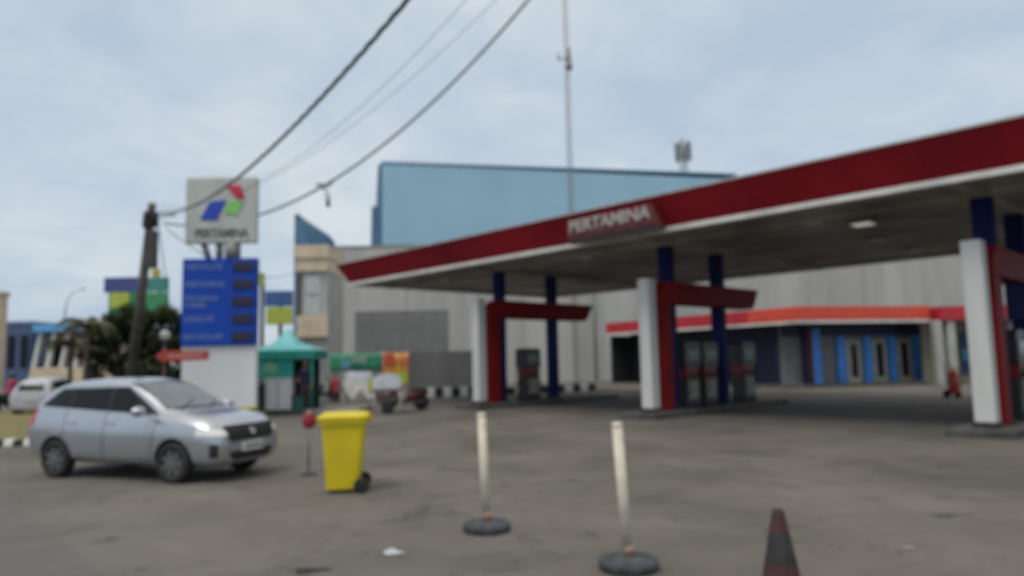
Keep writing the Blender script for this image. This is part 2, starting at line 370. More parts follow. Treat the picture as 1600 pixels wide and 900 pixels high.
# wheeled extinguisher
p = G(1492, 622)
t = thing('wheeled_fire_extinguisher', 'red fire extinguisher on a small wheeled trolley left of the biggest white pylon', 'fire extinguisher', (p.x, p.y, 0), .3)
bm = B(); lathe(bm, [(.02, .14), (.15, .16), (.19, .26), (.19, .85), (.14, 1.0), (.05, 1.05), (.045, 1.12), (.0, 1.13)]); obj('tank', bm, mat('extinguisher_red', (.55, .07, .03), .35), t)
bm = B()
for s in (-1, 1): tube(bm, [(s*.2, .1, .16), (s*.22, .16, .9), (s*.18, .26, 1.3)], .016)
tube(bm, [(-.18, .26, 1.3), (.18, .26, 1.3)], .016); tube(bm, [(-.25, .1, .16), (.25, .1, .16)], .016); obj('trolley_frame', bm, M_redp, t)
for s in (-1, 1):
    bm = B(); cyl(bm, (s*.24, .1, .16), (s*.29, .1, .16), .16); obj('wheel', bm, M_black, t)
bm = B(); tube(bm, [(0, 0, 1.12), (.12, -.12, 1.1), (.24, -.14, .8), (.22, -.12, .4), (.1, -.2, .5)], .018); obj('hose', bm, M_black, t)

# ------------------------------------------------------------------ painted kerbs
M_kw = mat('kerb_white', (.86, .86, .80), .7, .04, 4); M_kb = mat('kerb_black', (.03, .03, .03), .7, .2, 4)
def kerb(name, P, Q, n_, h=.32, wd_=.3, loc_h=0.):
    P = Vector((P[0], P[1], 0)); Q = Vector((Q[0], Q[1], 0)); L_ = (Q-P).length; bm = B()
    for k in range(n_):
        a = L_*k/n_; b_ = L_*(k+1)/n_
        prism(bm, [(a+.004, 0), (b_-.004, 0), (b_-.02, h), (a+.02, h)], 0, wd_, mi=k % 2)
    o = obj(name, bm, [M_kw, M_kb], kind='structure', bevel=.02, loc=P); o.rotation_euler = (0, 0, seg_frame(P, Q)); return o
kp = G(640, 622); kq = at(745, 600, 36.5)
kerb('kerb', kp, (kq.x, kq.y), 8, .46, .5)
kerb('kerb', (kq.x+.1, kq.y), (4.6, 40.5), 14, .38)
# median on the far left
ga, gb = G(0, 699), G(62, 699)
M_grass = mat('dry_grass', (.20, .16, .06), .9, .3, 3, .6, tint=(.09, .09, .035))
mdir = Vector((-.52, 1, 0)).normalized()
ka, kb = G(-90, 700), G(66, 697)
kerb('kerb', ka, kb, 10, .16, .2)
ke = kb + mdir*30
bm = B(); 
for (a, b_) in (((-40, ka.y+.2), 0),): pass
flat(bm, [(ka.x, ka.y+.2, .12), (kb.x-.05, kb.y+.2, .12), (ke.x-2, ke.y, .12), (ka.x-16, ke.y, .12)])
md = obj('verge', bm, M_grass, kind='structure')
if md.data.polygons[0].normal.z < 0: md.data.flip_normals()
kerb('kerb', (kb.x+.15, kb.y), (ke.x, ke.y), 30, .16, .2)

# ------------------------------------------------------------------ silver car
def car_body(L_, W_, Hh, st):
    """st: list of stations (x, zb, zbelt, ztop, wb, wbelt, wtop) -> closed subdivided body"""
    bm = B(); rings = []
    for (x, zb, zl, zt, wb, wl, wt) in st:
        pts = [(0, zb), (wb*.7, zb), (wb, zb+.06), (wl*.995, zb+(zl-zb)*.38), (wl*1.01, zb+(zl-zb)*.78), (wl*.95, zl), (wl*.93+(wt-wl*.93)*.12, zl+(zt-zl)*.14),
               (wt+(wl*.93-wt)*.22, zl+(zt-zl)*.72), (wt*.93, zt-.035*min(1, (zt-zl)*4)), (wt*.55, zt), (0, zt+.004)]
        r = [bm.verts.new((x, -y, z)) for y, z in pts] + [bm.verts.new((x, y, z)) for y, z in pts[-2:0:-1]]
        rings.append(r)
    nn = len(rings[0])
    for a, b in zip(rings, rings[1:]):
        for k in range(nn): bm.faces.new((a[k], a[(k+1) % nn], b[(k+1) % nn], b[k]))
    bm.faces.new(rings[0]); bm.faces.new(rings[-1][::-1]); bmesh.ops.recalc_face_normals(bm, faces=bm.faces[:])
    return bm
def bake(bm, mods):
    me = bpy.data.meshes.new('tmp'); bm.to_mesh(me); bm.free(); o = bpy.data.objects.new('tmp', me); COL.objects.link(o); tmp = [o]
    for k, v in mods:
        if k == 'SUB': m_ = o.modifiers.new('s', 'SUBSURF'); m_.levels = v; m_.render_levels = v
        if k == 'CUT':
            c = bpy.data.meshes.new('cut'); v.to_mesh(c); v.free(); co = bpy.data.objects.new('cut', c); COL.objects.link(co); tmp.append(co)
            m_ = o.modifiers.new('b', 'BOOLEAN'); m_.object = co; m_.operation = 'DIFFERENCE'; m_.solver = 'EXACT'
    bpy.context.view_layer.update()
    r = bpy.data.meshes.new_from_object(o.evaluated_get(bpy.context.evaluated_depsgraph_get()))
    for t_ in tmp: bpy.data.objects.remove(t_)
    return r
def patch(tree, poly, nx, ny, org, proj_dir, off=.006, mi=0, thick=.0):
    """poly: 4 corners (2-D) mapped by org(u,v)->start point; grid is cast onto the body along proj_dir"""
    bm = B(); g = []
    for j in range(ny+1):
        row = []
        for i in range(nx+1):
            a = i/nx; b = j/ny
            p = [(poly[0][k]*(1-a)+poly[1][k]*a)*(1-b)+(poly[3][k]*(1-a)+poly[2][k]*a)*b for k in (0, 1)]
            o_ = Vector(org(*p)); h, nrm, _, _ = tree.ray_cast(o_, Vector(proj_dir))
            row.append(bm.verts.new(h+nrm*off) if h is not None else None)
        g.append(row)
    for j in range(ny):
        for i in range(nx):
            q = (g[j][i], g[j][i+1], g[j+1][i+1], g[j+1][i])
            if all(q): f = bm.faces.new(q); f.smooth = True; f.material_index = mi
    bmesh.ops.recalc_face_normals(bm, faces=bm.faces[:])
    for f in bm.faces:
        f.normal_update()
    s = sum((f.normal.dot(Vector(proj_dir)) for f in bm.faces))
    if s > 0: bmesh.ops.reverse_faces(bm, faces=bm.faces[:])
    return bm
M_tyre = mat('tyre_rubber', (.022, .022, .023), .8, .15, 12, .2)
M_rim = mat('dark_alloy', (.20, .205, .21), .35, .1, 4, metal=.6)
M_chrome = mat('chrome_trim', (.7, .71, .72), .15, .05, metal=1.)
M_lens = mat('lamp_lens', (.85, .86, .85), .35, .05, spec=.4)
M_tail = mat('tail_lamp_red', (.45, .02, .02), .2, .05)
M_plate = mat('plate_white', (.7, .7, .66), .4, .03)
def wheel(parent, x, y, r, side, w_=.19):
    o_ = thing('wheel', '', ''); del o_['label']; del o_['category']; o_.parent = parent; o_.location = (x, y, r)
    bpy.data.objects.remove(o_)
    bm = B(); lathe(bm, [(.001, -w_*.15), (r*.62, -w_*.15), (r*.65, -w_/2), (r*.93, -w_/2), (r, -w_*.38), (r, w_*.38), (r*.93, w_/2), (r*.65, w_/2), (r*.62, w_*.15), (.001, w_*.15)], axis='y', seg=32)
    ty = obj('wheel', bm, M_tyre, parent, loc=(x, y, r))
    bm = B(); s = side
    cyl(bm, (0, s*w_*.2, 0), (0, s*w_*.3, 0), r*.63, seg=28); cyl(bm, (0, s*w_*.3, 0), (0, s*w_*.5, 0), r*.14, seg=14)
    for k in range(7):
        a = 2*PI*k/7; d = Vector((math.cos(a), 0, math.sin(a))); e_ = Vector((-math.sin(a), 0, math.cos(a)))
        q = [d*r*.1+e_*.025, d*r*.62+e_*.035, d*r*.62-e_*.035, d*r*.1-e_*.025]
        a0 = [bm.verts.new(v+Vector((0, s*w_*.3, 0))) for v in q]; a1 = [bm.verts.new(v+Vector((0, s*w_*.47, 0))) for v in q]
        fs_ = [bm.faces.new(a1)]+[bm.faces.new((a0[i], a0[(i+1) % 4], a1[(i+1) % 4], a1[i])) for i in range(4)]
        bmesh.ops.recalc_face_normals(bm, faces=fs_)
    obj('rim', bm, M_rim, ty)
    return ty
def build_car(label, paint, loc, rotz, scale=(1, 1, 1), name='parked_car', detail=True, group=None):
    t = thing(name, label, 'car', loc, rotz, group)
    st = [(-2.03, .42, .88, .98, .60, .66, .50), (-1.99, .32, .98, 1.16, .70, .76, .53), (-1.90, .27, 1.03, 1.38, .76, .80, .54), (-1.70, .25, 1.04, 1.52, .79, .82, .55),
          (-1.40, .24, 1.02, 1.60, .81, .83, .57), (-.95, .23, 1.0, 1.64, .81, .83, .585), (-.4, .22, .98, 1.655, .81, .83, .59), (.05, .22, .965, 1.625, .81, .83, .58), (.35, .22, .96, 1.54, .81, .83, .575), (.65, .22, .96, 1.39, .81, .83, .585),
          (.92, .22, .96, 1.23, .81, .83, .61), (1.12, .22, .96, 1.13, .81, .83, .65), (1.28, .22, .96, 1.085, .81, .83, .68), (1.55, .22, .93, 1.05, .80, .82, .66), (1.80, .23, .87, .99, .77, .79, .63),
          (1.95, .24, .80, .92, .71, .74, .57), (2.05, .27, .71, .82, .64, .67, .50), (2.09, .33, .60, .69, .55, .58, .44)]
    R = .315
    cut = B()
    for wx in (-1.262, 1.262):
        for s in (-1, 1): cyl(cut, (wx, s*.56, R+.015), (wx, s*1.2, R+.015), R+.055, seg=40)
    me = bake(car_body(4.1, 1.66, 1.6, st), [('SUB', 2), ('CUT', cut)])
    me.materials.clear(); me.materials.append(paint); me.materials.append(M_black)
    for p in me.polygons:
        p.use_smooth = True; c = p.center
        for wx in (-1.262, 1.262):
            if math.hypot(c.x-wx, c.z-R-.015) < R+.056 and (abs(p.normal.y) < .3 or abs(c.y) < .6): p.material_index = 1
        if c.z < .27 and p.material_index == 0: p.material_index = 1
    me.name = 'body'; body = bpy.data.objects.new('body', me); COL.objects.link(body); body.parent = t
    bmx = bmesh.new(); bmx.from_mesh(me)
    for e_ in bmx.edges:
        if len(e_.link_faces) == 2 and e_.link_faces[0].material_index != e_.link_faces[1].material_index: e_.smooth = False
    bmx.to_mesh(me); tree = BVHTree.FromBMesh(bmx); bmx.free()
    def side(s, poly, nm, m_, nx=10, ny=6, par=t, off=.006):
        return obj(nm, patch(tree, poly, nx, ny, lambda x, z: (x, s*3, z), (0, -s, 0), off), m_, par)
    for s in (-1, 1):
        # black window band, then the panes a touch prouder, with pillars between
        side(s, [(-1.78, 1.19), (.90, 1.05), (.10, 1.50), (-1.40, 1.475)], 'window_surround', M_black, 34, 8)
        for q in ([(-1.70, 1.21), (-1.10, 1.165), (-1.10, 1.455), (-1.37, 1.45)], [(-1.04, 1.16), (-.22, 1.12), (-.22, 1.475), (-1.04, 1.46)], [(-.15, 1.115), (.70, 1.08), (.07, 1.475), (-.15, 1.475)]):
            side(s, q, 'side_window', M_glass, 8, 6, off=.009)
        # seams of the doors
        bm = B()
        for x0, z0, x1, z1 in ((-1.08, .34, -1.08, 1.12), (-.185, .33, -.185, 1.09), (.80, .35, .92, 1.02), (-1.10, .335, .80, .335)):
            k = 14; pts = []
            for i in range(k+1):
                x = x0+(x1-x0)*i/k; z = z0+(z1-z0)*i/k
                h, nr, _, _ = tree.ray_cast(Vector((x, s*3, z)), Vector((0, -s, 0)))
                if h is not None: pts.append(h)
            tube(bm, pts, .006, 5)
        obj('door_seam', bm, M_black, t)
        for hx in (-1.0+.1, -.05):
            h, nr, _, _ = tree.ray_cast(Vector((hx, s*3, .93)), Vector((0, -s, 0)))
            bm = B(); tube(bm, [h+Vector((-.08, s*.0, 0)), h+Vector((-.06, s*.03, 0)), h+Vector((.06, s*.03, 0)), h+Vector((.08, 0, 0))], .014); obj('door_handle', bm, paint, t)
        # mirror
        bm = B(); bmesh.ops.create_uvsphere(bm, u_segments=14, v_segments=9, radius=1, matrix=Matrix.Translation((.72, s*.97, 1.12)) @ Matrix.Diagonal((.09, .12, .085, 1)))
        for f in bm.faces: f.smooth = True
        tube(bm, [(.74, s*.78, 1.05), (.72, s*.92, 1.09)], .025); obj('wing_mirror', bm, paint, t)
        # headlamp wraps the corner
        def corner(uu, z, a0, a1): a = a0+(a1-a0)*uu; return a
        bm = B(); g = []
        def castc(a, z):
            d = Vector((math.cos(a), s*math.sin(a), 0)); o_ = Vector((1.2, 0, z))+d*3
            h, nr, _, _ = tree.ray_cast(o_, -d); return h+nr*.008 if h is not None else None
        def cpatch(nm, a0, a1, z0, z1, m_, tl=0., par=t):
            bm = B(); g = []
            for j in range(5):
                row = []
                for i in range(9):
                    a = a0+(a1-a0)*i/8; zz = (z0+(z1-z0)*j/4)+tl*i/8*(1 if j > 1 else .4); c_ = castc(a, zz); row.append(bm.verts.new(c_) if c_ else None)
                g.append(row)
            for j in range(4):
                for i in range(8):
                    q = (g[j][i], g[j][i+1], g[j+1][i+1], g[j+1][i])
                    if all(q): bm.faces.new(q).smooth = True
            bmesh.ops.recalc_face_normals(bm, faces=bm.faces[:])
            if sum(f.normal.x for f in bm.faces) < 0: bmesh.ops.reverse_faces(bm, faces=bm.faces[:])
            return obj(nm, bm, m_, par)
        cpatch('headlight', math.radians(31), math.radians(58), .72, .80, M_lens, .05)
        cpatch('fog_lamp_recess', math.radians(39), math.radians(46), .40, .60, M_black)
        cpatch('bumper_trim', math.radians(24), math.radians(40), .29, .37, M_chrome)
        # tail lamp
        side(s, [(-1.96, .84), (-1.80, .88), (-1.80, 1.14), (-1.90, 1.13)], 'tail_light', M_tail, 4, 6)
    fr = lambda y, z: (4, y, z)
    obj('windscreen_surround', patch(tree, [(-.64, 1.13), (.64, 1.13), (.52, 1.56), (-.52, 1.56)], 14, 10, fr, (-1, 0, 0), .005), M_black, t)
    obj('windscreen', patch(tree, [(-.61, 1.155), (.61, 1.155), (.50, 1.54), (-.50, 1.54)], 14, 10, fr, (-1, 0, 0), .009), mat('windscreen_glass', (.13, .16, .18), .08, .05, spec=.6), t)
    obj('rear_window', patch(tree, [(-.50, 1.12), (.50, 1.12), (.44, 1.40), (-.44, 1.40)], 10, 6, lambda y, z: (-4, y, z), (1, 0, 0), .009), M_glass, t)
    obj('grille', patch(tree, [(-.48, .62), (.48, .62), (.56, .86), (-.56, .86)], 14, 6, fr, (-1, 0, 0), .012), M_black, t)
    bm = B()
    for z in (.66, .73, .80): tube(bm, [tree.ray_cast(Vector((4, -.5+k*.1, z)), Vector((-1, 0, 0)))[0]+Vector((.016, 0, 0)) for k in range(11)], .006, 5)
    obj('grille_bars', bm, mat('dark_chrome', (.12, .12, .13), .3, metal=.8), t)
    obj('lower_intake', patch(tree, [(-.42, .33), (.42, .33), (.50, .47), (-.50, .47)], 12, 4, fr, (-1, 0, 0), .010), M_black, t)
    bm = B(); tube(bm, [tree.ray_cast(Vector((4, -.54+k*.108, .875)), Vector((-1, 0, 0)))[0]+Vector((.012, 0, 0)) for k in range(11)], .013, 6); obj('bonnet_trim', bm, M_chrome, t)
    for xe, dr, nm in ((4, -1, 'number_plate'), (-4, 1, 'number_plate')):
        h = tree.ray_cast(Vector((xe, 0, .52 if xe > 0 else .72)), Vector((dr, 0, 0)))[0]; sx_ = -dr
        bm = B(); box(bm, h.x-(.01 if sx_ > 0 else .035), h.x+(.035 if sx_ > 0 else .01), -.23, .23, h.z-.065, h.z+.065); pl = obj(nm, bm, M_plate, t, bevel=.004)
        bm = B(); xx = h.x+sx_*.037
        for k in range(7): 
            y = -.18+k*.058; box(bm, min(xx, xx+.002*sx_), max(xx, xx+.002*sx_), y, y+.03, h.z-.03, h.z+.035)
        obj('plate_characters', bm, M_black, pl)
    h = tree.ray_cast(Vector((4, 0, .76)), Vector((-1, 0, 0)))[0]
    bm = B(); lathe(bm, [(.07, -.01), (.07, .01), (.045, .014), (.045, .003), (.0, .003)]); bmesh.ops.transform(bm, matrix=Matrix.Translation(h+Vector((.03, 0, 0))) @ Matrix.Rotation(PI/2, 4, 'Y') @ Matrix.Scale(1.2, 4, (0, 1, 0)) @ Matrix.Scale(.8, 4), verts=bm.verts[:]); obj('front_emblem', bm, M_chrome, t)
    # roof seam ribs, antenna, wipers
    bm = B(); tube(bm, [(-1.40, 0, 1.59), (-1.6, 0, 1.76)], .006); obj('antenna', bm, M_black, t)
    bm = B()
    for y0 in (-.5, .08): tube(bm, [tree.ray_cast(Vector((4, y0+k*.09, 1.13+.025*k)), Vector((-1, 0, 0)))[0]+Vector((.02, 0, .01)) for k in range(6)], .008, 5)
    obj('wiper', bm, M_black, t)
    for wx in (-1.262, 1.262):
        for s in (-1, 1): wheel(t, wx, s*.735, R, s)
    t.scale = scale
    return t
M_silver = mat('silver_blue_paint', (.45, .48, .53), .26, .03, 2, metal=.75, coat=.7)
build_car('silver blue people carrier with black grille standing left of the yellow bin', M_silver, (-6.19, 12.4, 0), -.354, (1, 1, .985))
M_wpaint = mat('white_car_paint', (.46, .47, .52), .3, .03, 2, coat=.6)
pc = G(60, 652)
build_car('small white car half hidden behind the rear of the silver people carrier', M_wpaint, (pc.x-.75, pc.y+1.9, 0), math.radians(100), (.9, .95, .9))

# ------------------------------------------------------------------ yellow wheeled bin
p = G(530, 773)
t = thing('wheeled_bin', 'yellow plastic wheelie bin with black wheels standing on the open forecourt', 'bin', (p.x, p.y+.32, 0), math.radians(180+8))
# local: front of bin at -x ... hinge and wheels at -x after the turn; body as a tapered lofted box
def loftbox(bm, secs, mi=0, smooth=False):
    rs = []
    for z, x0, x1, y0, y1, c in secs:
        r = []
        for (cx_, cy_, a0) in ((x1-c, y1-c, 0), (x0+c, y1-c, 90), (x0+c, y0+c, 180), (x1-c, y0+c, 270)):
            for k in range(4):
                a = math.radians(a0+30*k); r.append(bm.verts.new((cx_+c*math.cos(a), cy_+c*math.sin(a), z)))
        rs.append(r)
    nn = len(rs[0]); fs_ = []
    for a, b in zip(rs, rs[1:]):
        for k in range(nn): fs_.append(bm.faces.new((a[k], a[(k+1) % nn], b[(k+1) % nn], b[k])))
    fs_.append(bm.faces.new(rs[0][::-1])); fs_.append(bm.faces.new(rs[-1]))
    for f in fs_: f.material_index = mi
    return bm
bm = B(); loftbox(bm, [(.05, -.20, .235, -.23, .23, .05), (.30, -.235, .25, -.25, .25, .05), (.98, -.30, .30, -.285, .285, .05)])
obj('tub', bm, M_yellow, t, bevel=.004)
bm = B(); loftbox(bm, [(.94, -.325, .325, -.31, .31, .05), (.99, -.33, .33, -.315, .315, .05), (1.0, -.33, .33, -.315, .315, .05)]); obj('rim', bm, M_yellow, t, bevel=.006)
bm = B(); loftbox(bm, [(1.003, -.345, .35, -.325, .325, .05), (1.05, -.345, .35, -.325, .325, .05), (1.085, -.30, .30, -.28, .28, .05), (1.095, -.2, .2, -.2, .2, .05)]); obj('lid', bm, M_yellow, t, bevel=.005)
bm = B(); tube(bm, [(-.34, -.22, 1.0), (-.41, -.22, 1.01), (-.41, .22, 1.01), (-.34, .22, 1.0)], .018); obj('handle', bm, M_yellow, t)
bm = B(); cyl(bm, (-.23, -.27, .11), (-.23, .27, .11), .015); obj('axle', bm, M_black, t)
for s in (-1, 1):
    bm = B(); lathe(bm, [(.02, -.03), (.085, -.03), (.105, -.02), (.105, .02), (.085, .03), (.02, .03)], axis='y'); obj('wheel', bm, M_black, t, loc=(-.25, s*.29, .105))
# small red paddle sign left of the bin
p = G(483, 742)
t = thing('red_paddle_sign', 'small round red sign on a thin grey stand just left of the yellow bin', 'sign', (p.x, p.y, 0), .8)
bm = B(); lathe(bm, [(.0, -.012), (.125, -.012), (.13, 0), (.125, .012), (.0, .012)], c=(0, 0, .86), axis='y'); dsk = obj('disc', bm, mat('sign_red', (.36, .03, .05), .6), t)
bm = B(); cyl(bm, (0, .02, .03), (0, .02, 1.04), .016); obj('stem', bm, M_steel, t)
bm = B(); lathe(bm, [(.12, 0), (.12, .02), (.04, .04), (.0, .04)]); obj('foot', bm, M_dark, t)

# ------------------------------------------------------------------ bollard posts
M_cream = mat('cream_pipe', (.66, .63, .53), .5, .10, 6, tint=(.50, .44, .34))
M_stain = mat('rust_stain', (.38, .24, .16), .7, .2, 12)
M_tyreb = mat('dusty_tyre_base', (.055, .062, .075), .75, .25, 7, .4)
def post(label, p, tilt, rb_):
    t = thing('post', label, 'bollard', (p[0], p[1], 0), 0, 'cream posts in round dark bases')
    bm = B(); cyl(bm, (0, 0, .06), (tilt, 0, 1.2), .046, .046, 20); obj('pipe', bm, M_cream, t)
    bm = B(); lathe(bm, [(.0475, 1.19), (.05, 1.195), (.05, 1.215), (.03, 1.225), (.0, 1.226)], c=(tilt, 0, 0)); obj('pipe_cap', bm, M_cream, t)
    bm = B(); cyl(bm, (.002, 0, .12), (.004, 0, .19), .052, .050, 20); obj('pipe_collar', bm, M_stain, t)
    bm = B(); lathe(bm, [(rb_*.72, .0), (rb_*.96, .004), (rb_, .025), (rb_, .06), (rb_*.96, .082), (rb_*.66, .09), (rb_*.60, .085)], seg=40); tb = obj('base', bm, M_tyreb, t)
    bm = B(); lathe(bm, [(rb_*.60, .02), (rb_*.60, .08), (.06, .10), (.0, .101)], seg=32); obj('concrete_fill', bm, mat('base_fill', (.10, .105, .11), .85, .3, 10, .5), tb)
    return t
post('cream post in a round dark base, the one farther from camera near picture centre', (-.32, 7.75), -.035, .25)
post('nearer cream post, its round dark base cut by the bottom of the photo', (.94, 6.28), -.055, .255)
# traffic cone
p = at(1224, 950, 4.75)
t = thing('traffic_cone', 'worn dark red traffic cone with a black band at the bottom edge of the photo', 'traffic cone', (p.x, 4.75, 0), .3)
mc = mat('faded_cone', (.075, .028, .025), .75, .35, 9, .2, tint=(.03, .016, .015)); mcb = mat('cone_band', (.035, .033, .036), .7, .3, 9)
bm = B(); lathe(bm, [(.19, .03), (.158, .16), (.130, .29), (.1295, .293), (.118, .36), (.098, .46), (.0978, .463), (.062, .65), (.038, .765), (.033, .785), (.020, .79)], seg=32)
for f in bm.faces:
    z = f.calc_center_median().z
    if .463 < z < .65: f.material_index = 1
obj('cone_body', bm, [mc, mcb], t)
bm = B(); loftbox(bm, [(0, -.2, .2, -.2, .2, .05), (.03, -.19, .19, -.19, .19, .05)]); obj('base', bm, M_black, t)
# litter and small things on the ground
def rag(label, p, r, m_, h=.02, cat='litter', name='litter'):
    bm = B(); vs = []; nr = 16
    c = bm.verts.new((0, 0, h)); 
    rs = []
    for q in (.45, 1.):
        ring = []
        for k in range(nr):
            a = 2*PI*k/nr; rr = r*q*(1+.35*math.sin(3*a+q)+random.uniform(-.15, .15)); ring.append(bm.verts.new((rr*math.cos(a), rr*.55*math.sin(a), .004+h*random.uniform(.3, 1.1)*(1.2-q))))
        rs.append(ring)
    for k in range(nr):
        bm.faces.new((c, rs[0][k], rs[0][(k+1) % nr])); bm.faces.new((rs[0][k], rs[1][k], rs[1][(k+1) % nr], rs[0][(k+1) % nr]))
    bmesh.ops.recalc_face_normals(bm, faces=bm.faces[:])
    o = obj(name, bm, m_, loc=(p.x, p.y, .0)); tag(o, label, cat); return o
rag('crumpled white plastic bag lying on the forecourt at the bottom of the photo', G(614, 866), .10, mat('plastic_white', (.55, .58, .60), .4), .06)
rag('flat dark scrap of rubber at the bottom edge of the photo', G(485, 892), .14, M_black, .015, 'scrap', 'rubber_scrap')
rag('flat pale scrap of paper on the ground right of the traffic cone', G(1420, 856), .07, mat('paper', (.30, .29, .25), .8), .012, 'paper', 'paper_scrap')
rag('thin dark rag on the ground at the lower right below the biggest pylon', G(1475, 806), .14, mat('rag_grey', (.07, .07, .065), .9), .012, 'rag', 'rag')

# ------------------------------------------------------------------ totem price sign
TY = 24.0
a = at(287, 540, TY); b_ = at(402, 540, TY); TW = b_.x-a.x; tcx = (a.x+b_.x)/2
tz = lambda py: at(345, py, TY).z
tot = thing('totem_sign', 'tall station price sign with three colour logo panel over a blue price board', 'sign', (tcx, TY, 0), math.radians(2))
M_tw = mat('totem_white', (.70, .72, .74), .45, .07, .8, streak=True); M_tg = mat('totem_grey', (.50, .53, .50), .5, .10, .8, streak=True)
M_tb = mat('totem_blue', (.003, .055, .40), .45, .06, 1, spec=.3)
z1, z2, z3, z4 = tz(540), tz(405), tz(381), tz(279)
bm = B(); box(bm, -TW/2, TW/2, -.11, .11, 0, z1); obj('base_panel', bm, M_tw, tot, bevel=.02)
bm = B(); box(bm, -TW/2, TW/2, -.22, .06, z1+.003, z2); pb = obj('price_board', bm, M_tb, tot, bevel=.02)
bm = B(); box(bm, -TW/2+.05, TW/2-.04, -.22, .06, z3, z4); lp = obj('logo_panel', bm, M_tg, tot, bevel=.04)
bm = B()
cyl(bm, (-.45, 0, z2), (-.62, 0, z3), .11); cyl(bm, (.35, 0, z2), (.35, 0, z3), .26); cyl(bm, (-.1, 0, z2), (-.1, 0, z3), .12)
obj('neck', bm, mat('neck_grey', (.22, .23, .24), .5), tot)
nf = -.224; rowh = (z2-z1)/5; names_ = ['PERTALITE', 'PERTAMAX', 'PERTAMAX\nTURBO', 'DEXLITE', 'BIO SOLAR']; nums = ['10000', '12950', '14500', '14900', '6800']
M_tl = mat('price_name', (.13, .21, .46), .5); M_num = mat('price_digit', (.06, .03, .07), .5); M_disp = mat('price_display', (.005, .012, .055), .3)
for k in range(5):
    zc = z2-rowh*(k+.5)
    bm = B(); box(bm, TW*.18, TW*.46, nf-.03, nf+.003, zc-rowh*.30, zc+rowh*.26); dp = obj('price_display', bm, M_disp, pb, bevel=.01)
    text('product_name', names_[k], .26 if k != 2 else .22, M_tl, pb, (-TW*.46, nf-.002, zc), (PI/2, 0, 0), .004, align='LEFT', bold=.006)
    text('price_digits', nums[k], .28, M_num, pb, (TW*.32, nf-.034, zc-.01), (PI/2, 0, 0), .003)
# logo, drawn from the panel's own coordinates
lx = lambda px: (px-346.)/115*TW; 
def shp(pts, m_, nm):
    bm = B(); prism(bm, [(lx(x), tz(y)) for x, y in pts], nf-.03, nf+.004); return obj(nm, bm, m_, lp, bevel=.01)
def para(cx_, cy_, w_, h_, sk, rnd=.35): 
    return None
shp([(314, 345), (329, 317), (355, 315), (340, 346)], mat('logo_blue', (.015, .06, .48), .4), 'logo_blue_bar')
shp([(354, 293), (376, 292), (384, 313), (372, 315)], mat('logo_red', (.60, .02, .07), .4), 'logo_red_bar')
shp([(359, 317), (382, 318), (372, 338), (352, 336)], mat('logo_green', (.22, .58, .14), .4), 'logo_green_bar')
tx = text('lettering', 'PERTAMINA', .42, mat('totem_text', (.08, .10, .10), .5), lp, (lx(348), nf-.003, tz(367)), (PI/2, 0, 0), .006, bold=.014)
wd = max(v.co.x for v in tx.data.vertices)-min(v.co.x for v in tx.data.vertices)
for v in tx.data.vertices: v.co.x *= TW*.72/wd
# red direction sign in front of the totem foot
a = at(243, 556, 22.5); b_ = at(326, 556, 22.5)
t = thing('direction_sign', 'red arrow shaped direction sign on a post left of the price board', 'sign', (at(255, 560, 22.5).x, 22.5, 0))
x0 = a.x-t.location.x; x1 = b_.x-t.location.x; zc = at(285, 556, 22.5).z
bm = B(); prism(bm, [(x0, zc), (x0+.22, zc+.17), (x1, zc+.14), (x1, zc-.14), (x0+.22, zc-.17)], -.04, .04); ab = obj('arrow_board', bm, mat('arrow_red', (.42, .05, .04), .45), t, bevel=.01)
bm = B(); box(bm, x0+.4, x1-.15, -.046, -.038, zc-.03, zc+.03); obj('pale_stripe', bm, mat('stripe_pale', (.5, .3, .27), .5), ab)
bm = B(); cyl(bm, (0, .08, 0), (0, .08, zc+.3), .04); obj('post', bm, mat('post_brown', (.12, .05, .035), .6), t)
# yellow drum by the totem foot
p = at(384, 640, 22.4)
t = thing('yellow_planter', 'low yellow painted tub in front of the foot of the price sign', 'planter', (p.x, 22.4, 0))
bm = B(); lathe(bm, [(.24, 0), (.30, .42), (.33, .44), (.33, .5), (.28, .5), (.26, .4), (.0, .4)]); obj('tub', bm, mat('planter_yellow', (.55, .45, .03), .6, .2), t)

